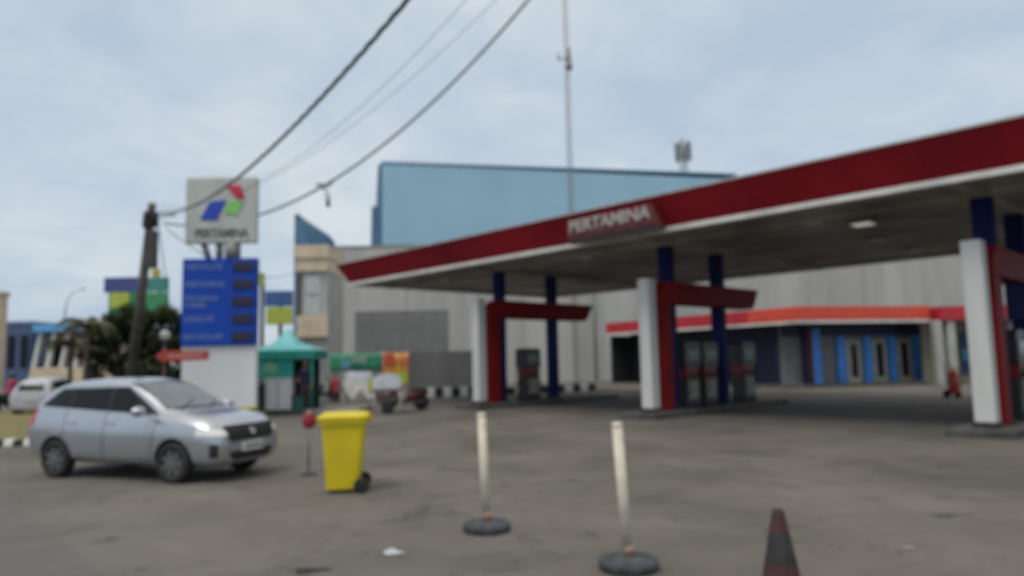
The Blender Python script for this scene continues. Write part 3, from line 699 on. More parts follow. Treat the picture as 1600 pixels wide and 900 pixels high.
# ------------------------------------------------------------------ foliage helpers
M_leaf = mat('leaf_green', (.045, .07, .024), .7, .5, 1.2, tint=(.014, .026, .012), spec=.2); M_leaf2 = mat('leaf_dry', (.20, .13, .06), .7, .4, 2, tint=(.08, .075, .03))
M_bark = mat('bark', (.12, .09, .065), .9, .3, 6, .6)
def leaf(bm, p, s, mi=0):
    q = Matrix.Rotation(random.uniform(0, 2*PI), 3, 'Z') @ Matrix.Rotation(random.gauss(.5, .6), 3, 'X') @ Matrix.Rotation(random.uniform(0, 2*PI), 3, 'Z')
    v = [bm.verts.new(p+q @ Vector(c)*s) for c in ((0, -.5, 0), (.32, 0, .06), (0, .6, -.04), (-.32, 0, .06))]
    bm.faces.new(v).material_index = mi
def tree(label, x, y, h, r, nclump, nleaf, ls=.16, dry=.06, trunk_h=1.5, name='tree', group=None, zlo=None):
    t = thing(name, label, 'tree', (x, y, 0), group=group)
    bm = B(); tops = []
    tube(bm, [(0, 0, -.1), (.05, .02, trunk_h*.5), (0, .05, trunk_h), (.05, 0, h*.8)], [.16, .13, .10, .04], 9)
    cl = []
    for k in range(nclump):
        a = random.uniform(0, 2*PI); zz = random.uniform(zlo if zlo is not None else trunk_h*.7, h*.93); f = math.sqrt(max(.08, 1-((zz-h*.55)/(h*.5))**2)); rr = r*f*math.sqrt(random.uniform(.05, 1))
        c = Vector((rr*math.cos(a), rr*math.sin(a), zz)); cl.append((c, random.uniform(.28, .55)*r*.55))
        if k < 14: tube(bm, [(0, .03, min(zz*.7, h*.7)), c*.5+Vector((0, 0, zz*.4)), c], [.05, .03, .012], 6)
    obj('trunk', bm, M_bark, t)
    bm = B()
    for c, cr_ in cl:
        for _ in range(nleaf):
            d = Vector((random.gauss(0, 1), random.gauss(0, 1), random.gauss(0, .8))).normalized()*cr_*random.uniform(.3, 1.05)
            leaf(bm, c+d, ls*random.uniform(.6, 1.3), 1 if random.random() < dry else 0)
    obj('crown', bm, [M_leaf, M_leaf2], t)
    return t
def tp(px, py, Y): q = at(px, py, Y); return q
for (px, Y, ytop, r, lab) in ((186, 34, 486, 1.5, 'dark green bushy tree nearest the brown palm, left of the leaning pole'), (228, 35.5, 468, 1.7, 'dark green bushy tree behind the leaning pole, tallest of the clump'), (266, 33, 478, 1.3, 'dark green bushy tree touching the left side of the price sign')):
    q = tp(px, ytop, Y); tree(lab, q.x, Y, q.z, r, 60, 150, .20, .06, 1.2, 'bushy_tree', 'dark green trees left of the price sign', zlo=.5)
q = tp(215, 572, 31); tree('low dark green shrub under the bushy trees behind the silver car', q.x, 31, 2.0, 1.5, 26, 90, .14, .08, .3, 'shrub', None, .2)
# palms
def palm(label, x, y, h, nf_, L_, m_list):
    t = thing('palm_tree', label, 'palm tree', (x, y, 0), group='small palms by the road')
    bm = B(); tube(bm, [(0, 0, 0), (.05, 0, h*.5), (0, .05, h)], [.13, .10, .08], 9); obj('trunk', bm, M_bark, t)
    bm = B()
    for k in range(nf_):
        a = 2*PI*k/nf_+random.uniform(-.2, .2); e0 = random.uniform(.1, 1.2); pts = []; p_ = Vector((0, 0, h)); el_ = e0; mi = 1 if e0 < .45 else 0
        for s in range(9):
            pts.append(p_.copy()); p_ = p_+Vector((math.cos(a)*math.cos(el_), math.sin(a)*math.cos(el_), math.sin(el_)))*L_/9; el_ -= .27
        tube(bm, pts, .012, 4, mi)
        for i, q_ in enumerate(pts[1:]):
            d = (pts[i+1]-pts[i]).normalized(); sd_ = d.cross(Vector((0, 0, 1))).normalized(); ll = .42*math.sin(PI*(i+1.2)/10)+.06
            for s in (-1, 1):
                for o2 in (0, .4, .75):
                    b0 = q_-d*o2*L_/9; f = bm.faces.new([bm.verts.new(v) for v in (b0, b0+d*.05+sd_*s*ll*.5, b0+d*.12+sd_*s*ll-Vector((0, 0, ll*.5)), b0+d*.0+sd_*s*ll*.5-Vector((0, 0, .04)))]); f.material_index = mi
    obj('crown', bm, m_list, t); return t
q = tp(136, 500, 31); palm('small palm with drooping brown fronds left of the dark trees', q.x, 31, q.z-.3, 14, 1.5, [mat('palm_leaf', (.08, .09, .035), .6, .3), mat('palm_dry', (.24, .12, .06), .7, .3)])
q = tp(110, 535, 33); palm('shorter brown palm at the left end of the plants', q.x, 33, q.z-.2, 12, 1.3, [mat('palm_leaf', (.08, .09, .035)), mat('palm_dry', (.24, .12, .06))])
# globe street light
q = at(258, 524, 29)
t = thing('globe_lamp', 'short post with a white globe lamp in front of the dark trees', 'lamp', (q.x, 29, 0))
bm = B(); cyl(bm, (0, 0, 0), (0, 0, q.z-.2), .04); obj('post', bm, M_dark, t)
bm = B(); lathe(bm, [(.05, -.22), (.16, -.14), (.20, 0), (.16, .13), (.06, .2), (.0, .21)], c=(0, 0, q.z)); obj('globe', bm, mat('globe_white', (.6, .6, .55), .3), t)

# ------------------------------------------------------------------ utility pole and cables
PY = 28.; pt = at(238, 318, PY); pf = at(206, 585, PY); pd = (pt-pf); pf = pf - pd*((pf.z)/pd.z)
pole = thing('utility_pole', 'leaning dark utility pole behind the trees with cables tied near its top', 'pole', (pf.x, pf.y, 0))
T = pt-pf
bm = B(); cyl(bm, (0, 0, 0), T, .21, .15, 16); obj('shaft', bm, mat('pole_dark', (.075, .068, .062), .85, .3, 3, .4), pole)
bm = B()
for k in range(9):
    f = .90+.008*k; c = T*f; a = k*1.7
    tube(bm, [c+Vector((math.cos(a+j)*.27, math.sin(a+j)*.24, .10*math.sin(j*2)-.1)) for j in (0, .8, 1.6, 2.4, 3.2, 4, 4.8, 5.6)], .035, 6)
obj('cable_coil', bm, M_black, pole)
bm = B(); box(bm, T.x-.1+.06, T.x+.36, T.y-.2, T.y+.12, T.z-2.6, T.z-1.1); bm2 = bm
for v in bm.verts: v.co.x -= .12
obj('junction_box', bm, mat('box_dark', (.05, .048, .05), .6), pole, bevel=.03)
bm = B(); cyl(bm, T*.93+Vector((-.1, 0, 0)), T*.93+Vector((1.0, 0, .1)), .045); obj('bracket', bm, M_steel, pole)
PT = pf + T*.94
def cable(label, A_, B_, sag, r, m_=M_black, name='overhead_cable', group='overhead cables', twist=False):
    A_ = Vector(A_); B_ = Vector(B_); pts = []
    for k in range(53):
        f = k/40; p_ = A_.lerp(B_, f); p_.z -= sag*4*f*(1-f); pts.append(p_)
    bm = B(); o0 = pts[0]
    if twist:
        for ph in (0, 2.1, 4.2):
            pp = []
            for k in range(313):
                f = k/240; p_ = A_.lerp(B_, f); p_.z -= sag*4*f*(1-f); a = f*110+ph; pp.append(p_+Vector((math.cos(a)*r*.75, 0, math.sin(a)*r*.75))-o0)
            tube(bm, pp, r*.62, 5)
    else: tube(bm, [p_-o0 for p_ in pts], r, 6)
    o = obj(name, bm, m_, loc=o0); tag(o, label, 'cable', group); return pts
CABLES = []
M_cab = mat('cable_grey', (.10, .105, .11), .7, .1)
CABLES.append(cable('thickest twisted overhead cable, crossing the face of the logo panel to the leaning pole', PT+Vector((.4, -.2, .1)), at(670, -40, 8.5), .9, .030, M_cab, twist=True))
c2 = cable('thick overhead cable sagging to the right of the price sign, a splice hanging from it', PT+Vector((.5, 0, -.3)), at(850, -30, 20), 2.3, .038, M_cab)
cable('thin faint overhead wire between the two thick cables, the left one', PT+Vector((.3, .3, .5)), at(798, -80, 14), 1.6, .008, M_cab)
cable('thin faint overhead wire between the two thick cables, the right one', PT+Vector((.3, .3, .3)), at(805, -30, 15), 1.3, .007, M_cab)
cable('thin wire dropping steeply from the leaning pole down behind the dark trees', PT+Vector((.3, 0, -.2)), at(268, 500, 31.5), .1, .02, M_cab, 'drop_wire', None)
cable('slack thin wire from the leaning pole to the beige corner building', PT+Vector((.6, 0, -.5)), at(465, 425, 46.6), 1.0, .02, M_cab, 'drop_wire', None)
best = min(c2, key=lambda v: abs((lambda d: 800+F*d.dot(rt)/d.dot(fw))(v-CAM)-512))
t = thing('cable_splice', 'dark splice bundle hanging from the overhead cable above the beige corner building', 'splice', best)
bm = B(); tube(bm, [(0, 0, -.04), (.03, 0, -.2), (.1, 0, -.32)], .02); obj('hanger', bm, M_black, t)
bm = B(); cyl(bm, (.1, 0, -.3), (.13, 0, -.75), .08, .07); obj('closure', bm, M_steel, t)
bm = B(); tube(bm, [(-.3, 0, .05), (-.1, 0, -.1), (.1, 0, -.1), (.3, .0, .12), (.1, 0, .02), (-.3, 0, .05)], .025); obj('coil', bm, M_black, t)

# ------------------------------------------------------------------ teal kiosk
KY = 26.8
a = at(402, 640, KY); b_ = at(500, 640, KY); kcx = (a.x+b_.x)/2; kw = (b_.x-a.x)/2
M_teal = mat('teal_canvas', (.02, .33, .26), .6, .15, 2); M_teall = mat('teal_roof', (.18, .62, .64), .5, .12, 2)
bm = B(); box(bm, -kw-1.0, kw+1.6, -.9, 1.6, 0, .14); t = obj('kerbed_platform', bm, M_concrete, kind='structure', bevel=.02, loc=(kcx, KY, 0))
kz = .14
t = thing('kiosk', 'teal tented kiosk with a pointed roof right of the price sign', 'kiosk', (kcx, KY, kz))
ze = at(450, 552, KY).z-kz; zt = at(445, 513, KY).z-kz
bm = B(); ring = [bm.verts.new((sx_*(kw), sy_*.9, ze+.1)) for sx_, sy_ in ((-1, -1), (1, -1), (1, 1), (-1, 1))]; r2_ = [bm.verts.new((sx_*kw*.40-.05, sy_*.38, ze+.36)) for sx_, sy_ in ((-1, -1), (1, -1), (1, 1), (-1, 1))]
ap = bm.verts.new((-.05, 0, zt))
for i in range(4): bm.faces.new((ring[i], ring[(i+1) % 4], r2_[(i+1) % 4], r2_[i])); bm.faces.new((r2_[i], r2_[(i+1) % 4], ap))
bm.faces.new(ring[::-1]); obj('roof', bm, M_teall, t)
bm = B(); box(bm, -kw-.02, kw+.02, -.92, .92, ze-.22, ze+.097); obj('valance', bm, M_teal, t, bevel=.02)
zc_ = at(450, 592, KY).z-kz
bm = B(); box(bm, -kw+.12, kw*.35, -.84, -.80, zc_, ze-.223); box(bm, -kw+.12, -kw+.16, -.797, .8, zc_, ze-.223); cw = obj('canvas_wall', bm, M_teal, t)
bm = B(); lathe(bm, [(.0, -.843), (.28, -.843), (.28, -.846), (.0, -.848)], c=(-.42, 0, (zc_+ze)/2-.1), axis='y'); obj('round_badge', bm, mat('badge_green', (.16, .42, .26), .6), cw)
for sx_ in (-1, 1):
    for sy_ in (-1, 1):
        bm = B(); cyl(bm, (sx_*(kw-.08), sy_*.84, 0), (sx_*(kw-.08), sy_*.84, ze-.2), .035); obj('post', bm, M_dark if sx_ < 0 else M_teal, t)
bm = B(); box(bm, -kw+.1, kw-.15, .55, .6, .0, ze-.23); obj('back_wall', bm, mat('kiosk_back', (.03, .06, .06), .8), t)
bm = B(); box(bm, -kw+.16, kw*.3, -.55, .3, .0, .95); obj('counter', bm, M_dark, t, bevel=.02)
a2 = at(416, 620, KY-1); b2 = at(456, 620, KY-1)
t = thing('white_cool_box', 'tall white cabinet standing in front of the teal kiosk', 'cabinet', ((a2.x+b2.x)/2, KY-.85, kz))
hw = (b2.x-a2.x)/2; bm = B(); box(bm, -hw, hw, -.25, .2, .05, 1.12); obj('cabinet', bm, M_white, t, bevel=.03)
bm = B(); box(bm, -hw-.01, hw+.01, -.27, .22, 1.123, 1.17); obj('lid', bm, M_white, t, bevel=.01)
bm = B(); box(bm, -.01, .01, -.262, -.25, .1, 1.08); obj('door_gap', bm, M_dark, t)
bm = B(); box(bm, -hw+.03, hw-.03, -.22, .17, 0, .05); obj('feet', bm, M_dark, t)
p = at(463, 640, KY-.8)
t = thing('teal_crate', 'small dark teal bin on the ground right of the white cabinet', 'crate', (p.x+.12, KY-.9, kz))
bm = B(); loftbox(bm, [(0, -.17, .17, -.15, .15, .03), (.5, -.21, .21, -.18, .18, .03)]); obj('tub', bm, mat('crate_teal', (.03, .12, .12), .6), t, bevel=.005)
bm = B(); loftbox(bm, [(.503, -.23, .23, -.2, .2, .03), (.55, -.23, .23, -.2, .2, .03)]); obj('rim', bm, M_dark, t)

# ------------------------------------------------------------------ people
M_skin = mat('skin', (.30, .17, .11), .6, .1, 5); M_hair = mat('hair', (.015, .012, .01), .6, .2, 20)
def person(label, loc, rotz, shirt, trousers, pose='stand', group=None, sc=1.0, hair='short'):
    """local: faces -y. One skinned body with five fingers on each hand."""
    t = thing('person', label, 'person', loc, rotz, group); t.scale = (sc, sc, sc)
    V = []; E_ = []; Rr = []
    def v(p, r, parent=None):
        V.append(Vector(p)); Rr.append(r); i = len(V)-1
        if parent is not None: E_.append((parent, i))
        return i
    if pose == 'sit': hz = .52; 
    elif pose == 'ride': hz = .82
    else: hz = .93
    lean = -.12 if pose == 'ride' else (-.04 if pose == 'sit' else -.01)
    pel = v((0, 0, hz), .135)
    wa = v((0, lean*.3, hz+.20), .12, pel); ch = v((0, lean*.7, hz+.38), .145, wa); sh = v((0, lean, hz+.50), .10, ch)
    nk = v((0, lean-.01, hz+.57), .052, sh); nk2 = v((0, lean-.02, hz+.62), .05, nk)
    for s in (-1, 1):
        so_ = v((s*.175, lean, hz+.49), .062, sh)
        if pose == 'stand': el_ = (s*.24, .02, hz+.20); wr = (s*.22, -.13, hz-.02) if s > 0 else (s*.24, -.16, hz+.12)
        elif pose == 'sit': el_ = (s*.23, -.05, hz+.22); wr = (s*.12, -.28, hz+.22)
        else: el_ = (s*.28, -.28, hz+.26); wr = (s*.28, -.50, hz+.22)
        e1 = v(el_, .043, so_); w1 = v(wr, .028, e1)
        d = (Vector(wr)-Vector(el_)).normalized(); side_ = Vector((0, 0, 1)).cross(d); side_ = (side_ if side_.length > .3 else Vector((1, 0, 0))).normalized(); dn = d.cross(side_)
        pm = v(Vector(wr)+d*.055, .030, w1)
        for k, (o_, L_) in enumerate(((-.030, .062), (-.010, .075), (.010, .070), (.029, .055))):
            k1 = v(Vector(wr)+d*.095+side_*o_, .0095, pm); k2 = v(Vector(wr)+d*(.095+L_*.55)+side_*o_*1.1+dn*.012, .0085, k1); v(Vector(wr)+d*(.095+L_*.85)+side_*o_*1.1+dn*.034, .0075, k2)
        th1 = v(Vector(wr)+d*.05-side_*.040, .011, pm); v(Vector(wr)+d*.09-side_*.058+dn*.015, .009, th1)
        # legs
        hp = v((s*.095, 0, hz-.06), .095, pel)
        if pose == 'stand': kn = (s*.11, -.03 if s > 0 else .02, .48); an = (s*.12, .02, .09); toe = (s*.13, -.15, .035)
        elif pose == 'sit': kn = (s*.13, -.42, .50); an = (s*.13, -.40, .09); toe = (s*.14, -.56, .035)
        else: kn = (s*.20, -.36, .62); an = (s*.22, -.22, .26); toe = (s*.22, -.38, .22)
        k_ = v(kn, .064, hp); a_ = v(an, .042, k_); v((an[0], an[1]+.03, an[2]-.045), .036, a_); v(toe, .034, a_)
    me = bpy.data.meshes.new('p'); me.from_pydata([tuple(x) for x in V], E_, []); o = bpy.data.objects.new('p', me); COL.objects.link(o)
    sm = o.modifiers.new('skin', 'SKIN'); 
    for i, r in enumerate(Rr): me.skin_vertices[0].data[i].radius = (r, r*(.72 if i in (wa, ch, pel) else 1.))
    me.skin_vertices[0].data[0].use_root = True
    ss = o.modifiers.new('sub', 'SUBSURF'); ss.levels = 1; ss.render_levels = 1
    bpy.context.view_layer.update()
    m2 = bpy.data.meshes.new_from_object(o.evaluated_get(bpy.context.evaluated_depsgraph_get())); bpy.data.objects.remove(o)
    bm = bmesh.new(); bm.from_mesh(m2)
    # head, joined to the same mesh
    hc = Vector((0, lean-.035, hz+.735)); g0 = len(bm.verts)
    r_ = bmesh.ops.create_uvsphere(bm, u_segments=20, v_segments=14, radius=1, matrix=Matrix.Translation(hc) @ Matrix.Diagonal((.078, .098, .118, 1)))
    for q in r_['verts']:
        l = q.co-hc
        if l.z < -.02: q.co.x = hc.x+l.x*(1+l.z*3.0); 
        if l.y < -.05: 
            if abs(l.x) < .02 and -.045 < l.z < .01: q.co.y -= .018      # nose
            if .015 < abs(l.x) < .05 and 0.0 < l.z < .03: q.co.y += .010   # eye sockets
            if abs(l.x) < .03 and -.075 < l.z < -.055: q.co.y += .004      # mouth
    for s in (-1, 1): bmesh.ops.create_uvsphere(bm, u_segments=8, v_segments=6, radius=1, matrix=Matrix.Translation(hc+Vector((s*.078, .01, -.005))) @ Matrix.Diagonal((.012, .022, .032, 1)))
    shz = hz-.02
    for f in bm.faces:
        c = f.calc_center_median(); f.smooth = True
        if c.z > hz+.555: f.material_index = 0
        elif abs(c.x) > .185 and c.z < hz+.30 and pose == 'stand' or (pose == 'sit' and c.y < -.13 and c.z > hz+.1) or (pose == 'ride' and c.y < -.42 and c.z > hz+.1): f.material_index = 0
        elif c.z > shz-.02 and not (c.y < -.2 and c.z < hz+.12): f.material_index = 1
        elif c.z < .10 or (pose == 'ride' and c.z < .27): f.material_index = 3
        else: f.material_index = 2
    body = obj('body', bm, [M_skin, shirt, trousers, M_dark], t)
    bpy.data.meshes.remove(m2)
    bm = B(); bmesh.ops.create_uvsphere(bm, u_segments=20, v_segments=14, radius=1, matrix=Matrix.Translation(hc+Vector((0, .012, .018))) @ Matrix.Diagonal((.087, .104, .118, 1)))
    dl = [q for q in bm.verts if (q.co-hc).y < -.03 and (q.co-hc).z < .065 or (q.co-hc).z < (-.05 if hair == 'short' else -.2)]
    bmesh.ops.delete(bm, geom=dl, context='VERTS')
    for f in bm.faces: f.smooth = True
    if hair == 'helmet':
        bmesh.ops.scale(bm, vec=(1.35, 1.3, 1.2), space=Matrix.Translation(-hc), verts=bm.verts[:]); obj('helmet', bm, mat('helmet_dark', (.04, .04, .05), .25), t)
    else: obj('hair', bm, M_hair, t)
    return t
q = at(477, 640, 26.0)
person('person in dark navy top and brown trousers standing in the teal kiosk', (q.x, 26.0, kz), .3, mat('navy_cloth', (.02, .02, .08), .8), mat('brown_cloth', (.09, .06, .05), .85), 'stand')
# stall and table row against the wall
SYd = 33.5
q = at(524, 618, 32.6)
t = thing('stool', 'low wooden stool under the person in red', 'stool', (q.x, 32.6, 0))
bm = B(); box(bm, -.18, .18, -.16, .16, .37, .41); obj('seat', bm, M_bark, t, bevel=.01)
for sx_ in (-1, 1):
    for sy_ in (-1, 1):
        bm = B(); cyl(bm, (sx_*.15, sy_*.13, 0), (sx_*.13, sy_*.11, .369), .018); obj('leg', bm, M_bark, t)
person('person in a red shirt seated between the kiosk and the covered stall', (q.x, 32.6, 0), -.2, mat('red_cloth', (.45, .03, .06), .8), mat('dark_cloth', (.03, .03, .035), .85), 'sit')

# motorbikes
def motorbike(label, loc, rotz, colm, group=None):
    t = thing('motor_scooter', label, 'motorbike', loc, rotz, group)   # faces -y
    for y in (-.62, .60):
        bm = B(); lathe(bm, [(.17, -.04), (.26, -.045), (.29, -.02), (.29, .02), (.26, .045), (.17, .04)], axis='y', seg=24)
        bmesh.ops.rotate(bm, cent=(0, 0, 0), matrix=Matrix.Rotation(PI/2, 3, 'Z'), verts=bm.verts[:]); wv = obj('wheel', bm, M_tyre, t, loc=(0, y, .29))
        bm = B(); cyl(bm, (-.035, 0, 0), (.035, 0, 0), .17, seg=18); obj('rim', bm, M_rim, wv)
    bm = B(); secs = [(-.60, .02, .50, .62), (-.50, .07, .42, .98), (-.38, .16, .36, 1.0), (-.30, .12, .27, .62), (-.05, .11, .25, .36), (.10, .12, .28, .66), (.35, .13, .42, .72), (.65, .11, .52, .76), (.85, .05, .62, .74)]
    rs = []
    for y, hw_, z0, z1_ in secs:
        rs.append([bm.verts.new((x, y, z)) for x, z in ((-hw_, z0+.04), (-hw_*.5, z0), (hw_*.5, z0), (hw_, z0+.04), (hw_, z1_-.06), (hw_*.6, z1_), (-hw_*.6, z1_), (-hw_, z1_-.06))])
    for a_, b2_ in zip(rs, rs[1:]):
        for k in range(8): bm.faces.new((a_[k], a_[(k+1) % 8], b2_[(k+1) % 8], b2_[k])).smooth = True
    bm.faces.new(rs[0]); bm.faces.new(rs[-1][::-1]); bmesh.ops.recalc_face_normals(bm, faces=bm.faces[:]); obj('body', bm, colm, t)
    bm = B(); loftbox(bm, [(.72, -.13, .13, .08, .80, .06), (.79, -.14, .14, .05, .82, .06), (.81, -.10, .10, .10, .78, .06)]); obj('seat', bm, M_black, t)
    bm = B(); tube(bm, [(-.34, -.30, 1.02), (-.2, -.40, 1.04), (0, -.42, 1.0), (.2, -.40, 1.04), (.34, -.30, 1.02)], .018); cyl(bm, (0, -.42, 1.0), (0, -.62, .29), .03); obj('handlebar', bm, M_black, t)
    bm = B(); bmesh.ops.create_uvsphere(bm, u_segments=12, v_segments=8, radius=1, matrix=Matrix.Translation((0, -.535, .86)) @ Matrix.Diagonal((.09, .05, .07, 1))); obj('headlight', bm, M_lens, t)
    bm = B()
    for s in (-1, 1): tube(bm, [(s*.25, -.38, 1.03), (s*.30, -.38, 1.15)], .008); box(bm, s*.30-.06, s*.30+.06, -.395, -.375, 1.14, 1.22)
    obj('mirror', bm, M_black, t)
    bm = B(); cyl(bm, (.16, .2, .3), (.17, .85, .36), .05); obj('exhaust', bm, M_dark, t)
    return t
q = at(505, 620, 34)
motorbike('black scooter parked beside the person in red, right of the kiosk', (q.x, 34.2, 0), 1.2, M_pumpd, 'scooters standing by the stalls')
q = at(630, 646, 25.2)
motorbike('dark red scooter parked behind the white food cart', (at(632, 640, 26.6).x, 26.8, 0), -1.35, mat('scooter_maroon', (.10, .012, .02), .3), 'scooters standing by the stalls')
q = G(14, 652)
mb = motorbike('black scooter ridden along the road at the left edge of the photo', (at(14, 600, 31).x, 31, 0), 2.9, M_pumpd, 'scooters standing by the stalls')
del mb['group']
person('person in a red jacket and helmet riding a scooter at the left edge', (at(14, 600, 31).x, 31, 0), 2.9, mat('red_cloth', (.45, .03, .06), .8), mat('dark_cloth', (.03, .03, .035)), 'ride', hair='helmet').location.y -= .0

# covered stall (white cloth with two pointed hems)
a = at(541, 600, SYd); b_ = at(592, 600, SYd); cxs = (a.x+b_.x)/2; hw = (b_.x-a.x)/2
zs = lambda py: at(565, py, SYd).z
t = thing('stall_table', 'stall table draped with a white cloth whose hem hangs in points', 'stall', (cxs, SYd, 0))
bm = B(); box(bm, -hw, hw, -.35, .35, zs(592)-.04, zs(592)); obj('table_top', bm, M_bark, t)
for sx_ in (-1, 1):
    for sy_ in (-1, 1):
        bm = B(); cyl(bm, (sx_*(hw-.08), sy_*.3, 0), (sx_*(hw-.08), sy_*.3, zs(592)-.04), .025); obj('leg', bm, M_dark, t)
zT = zs(592)
bm = B(); prof = []
nx = 24; g = []
for i in range(nx+1):
    x = -hw-.02+(2*hw+.04)*i/nx; f = abs(((i/nx*2) % 1)-.5)*2     # two points
    zlow = .12+.5*f; row = []
    for j in range(7): row.append(bm.verts.new((x, -.37-.02*math.sin(i*1.9+j*.3)-.03*j/6, zT-.0-(zT-zlow)*j/6)))
    g.append(row)
for i in range(nx):
    for j in range(6): bm.faces.new((g[i][j], g[i+1][j], g[i+1][j+1], g[i][j+1])).smooth = True
flat(bm, [(-hw-.02, -.37, zT+.004), (hw+.02, -.37, zT+.004), (hw+.02, .37, zT+.004), (-hw-.02, .37, zT+.004)])
obj('cloth', bm, mat('stall_cloth', (.74, .74, .72), .85, .1, 3), t)
bm = B(); prism(bm, [(-hw+.02, zT+.01), (hw-.25, zT+.01), (hw-.32, zs(581)), (-hw+.06, zs(581))], -.1, .1); obj('covered_goods', bm, mat('goods_lilac', (.60, .62, .74), .7), t, bevel=.06)
bm = B(); box(bm, hw-.42, hw-.12, -.455, -.445, zs(612), zs(590)); obj('yellow_leaflet', bm, mat('leaflet_yellow', (.55, .55, .12), .7), t)
# food cart
CY = 25.5; a = at(584, 640, CY); b_ = at(627, 640, CY); cxs = (a.x+b_.x)/2; hw = (b_.x-a.x)/2; zs = lambda py: at(605, py, CY).z
t = thing('food_cart', 'white wheeled food cart with a rounded clear cover right of the draped stall', 'food cart', (cxs, CY, 0), .15)
bm = B(); box(bm, -hw, hw, -.3, .3, .78, .86); obj('deck', bm, mat('cart_wood', (.16, .12, .10), .8), t, bevel=.01)
bm = B(); prism(bm, [(-hw, .863), (hw, .863), (hw+.03, 1.15), (hw*.75, 1.33), (0, 1.40), (-hw*.75, 1.33), (-hw-.03, 1.15)], -.3, .3); obj('rounded_cover', bm, mat('cart_cover', (.62, .65, .72), .35, .12, 3), t, bevel=.02)
bm = B(); box(bm, -hw+.06, hw-.12, -.26, .26, .42, .66); obj('lower_shelf', bm, mat('shelf_brown', (.09, .07, .06), .8), t)
for x in (-hw+.03, hw-.03):
    for y in (-.26, .26):
        bm = B(); cyl(bm, (x, y, 0.05), (x, y, .78), .022); obj('leg', bm, M_white, t)
bm = B(); tube(bm, [(hw, -.25, .82), (hw+.3, -.25, .88), (hw+.3, .25, .88), (hw, .25, .82)], .018); obj('push_handle', bm, M_steel, t)
for s in (-1, 1):
    bm = B(); lathe(bm, [(.12, -.02), (.20, -.025), (.22, 0), (.20, .025), (.12, .02)], axis='y', seg=24); cyl(bm, (0, -.015, 0), (0, .015, 0), .13); obj('wheel', bm, M_tyre, t, loc=(.0, s*.33, .22))

# ------------------------------------------------------------------ grey boundary wall, banners
WY = 57.
def wallbox(px0, px1, z0, z1, Y, d=.3):
    a_ = at(px0, 560, Y); b2_ = at(px1, 560, Y); return (a_.x, b2_.x, Y, Y+d, z0, z1)
wl = at(508, 385, WY); wz = at(560, 387, WY).z
wt = thing('grey_warehouse', 'long pale grey warehouse wall running behind the canopy and the shop', 'building', (wl.x, WY, 0))
xr = 48.
bm = B(); box(bm, 0, xr-wl.x, 0, 18, 0, wz); obj('wall', bm, M_grey, wt)
bm = B(); box(bm, -.05, xr-wl.x, -.06, 18.05, wz+.002, wz+.16); obj('coping', bm, mat('coping_grey', (.28, .29, .28), .8), wt)
bm = B()
x = 6.5
while x < xr-wl.x:
    box(bm, x-.09, x+.09, -.05, -.001, 0, wz-.02); x += 4.6
obj('pilaster', bm, mat('pilaster_grey', (.42, .42, .40), .8, .1), wt)
bm = B(); cyl(bm, (1.0, -.12, 0), (1.0, -.12, wz-.4), .06); cyl(bm, (21.5, -.12, 0), (21.5, -.12, wz), .06); obj('drainpipe', bm, M_steel, wt)
p0 = at(555, 487, WY); p1 = at(700, 487, WY)
bm = B(); nrib = 46; x = p0.x-wl.x; dx = (p1.x-p0.x)/nrib
for k in range(nrib): prism(bm, [(x+k*dx, 0), (x+(k+1)*dx, 0), (x+(k+1)*dx, p0.z), (x+k*dx, p0.z)], -.06 if k % 2 else -.09, -.004)
obj('shutter', bm, mat('shutter_grey', (.20, .205, .205), .6, .08, 1), wt)
# darker boundary fence in front
FY = 40.0; f0 = at(636, 550, FY); f1 = at(762, 550, FY)
t = thing('dark_grey_fence', 'dark grey sheet metal fence behind the black and white kerb', 'fence', (f0.x, FY, 0))
bm = B(); k = 0; L_ = f1.x-f0.x; nb = 34
for k in range(nb): prism(bm, [(L_*k/nb, .05), (L_*(k+1)/nb, .05), (L_*(k+1)/nb, f0.z), (L_*k/nb, f0.z)], 0 if k % 2 else .03, .06)
obj('sheet_panel', bm, mat('fence_grey', (.17, .175, .185), .6, .12, 1, streak=True), t)
for k in range(5):
    bm = B(); box(bm, L_*k/4-.04, L_*k/4+.04, .062, .14, 0, f0.z+.05); obj('post', bm, M_steel, t)
# low wall left behind banners
g0 = at(510, 560, 38); g1 = at(641, 560, 38)
def banner(label, px0, px1, py0, py1, Y, m_, extra=None):
    a_ = at(px0, py0, Y); b2_ = at(px1, py1, Y); t = thing('banner', label, 'banner', (a_.x, Y, 0)); W2 = b2_.x-a_.x; bm = B(); g = []
    for i in range(13):
        x = W2*i/12; g.append([bm.verts.new((x, .03*math.sin(i*1.4), b2_.z+(a_.z-b2_.z)*j/4-.03*math.sin(PI*i/12)*(j == 4))) for j in range(5)])
    for i in range(12):
        for j in range(4): f = bm.faces.new((g[i][j], g[i+1][j], g[i+1][j+1], g[i][j+1])); f.smooth = True
    o = obj('cloth', bm, m_, t); sm_ = o.modifiers.new('t', 'SOLIDIFY'); sm_.thickness = .01
    for x in (0, W2):
        bm = B(); cyl(bm, (x, .08, 0), (x, .08, a_.z+.05), .03); obj('pole', bm, M_steel, t)
    for (x0, x1, y0, y1, mm, nm) in (extra or []):
        bm = B(); box(bm, W2*x0, W2*x1, -.05, -.045, b2_.z+(a_.z-b2_.z)*y0, b2_.z+(a_.z-b2_.z)*y1); obj(nm, bm, mm, o)
    return t
mg = mat('banner_green', (.03, .27, .15), .6, .1, 1); mo = mat('banner_orange', (.62, .34, .05), .6, .2, .9, tint=(.60, .12, .06))
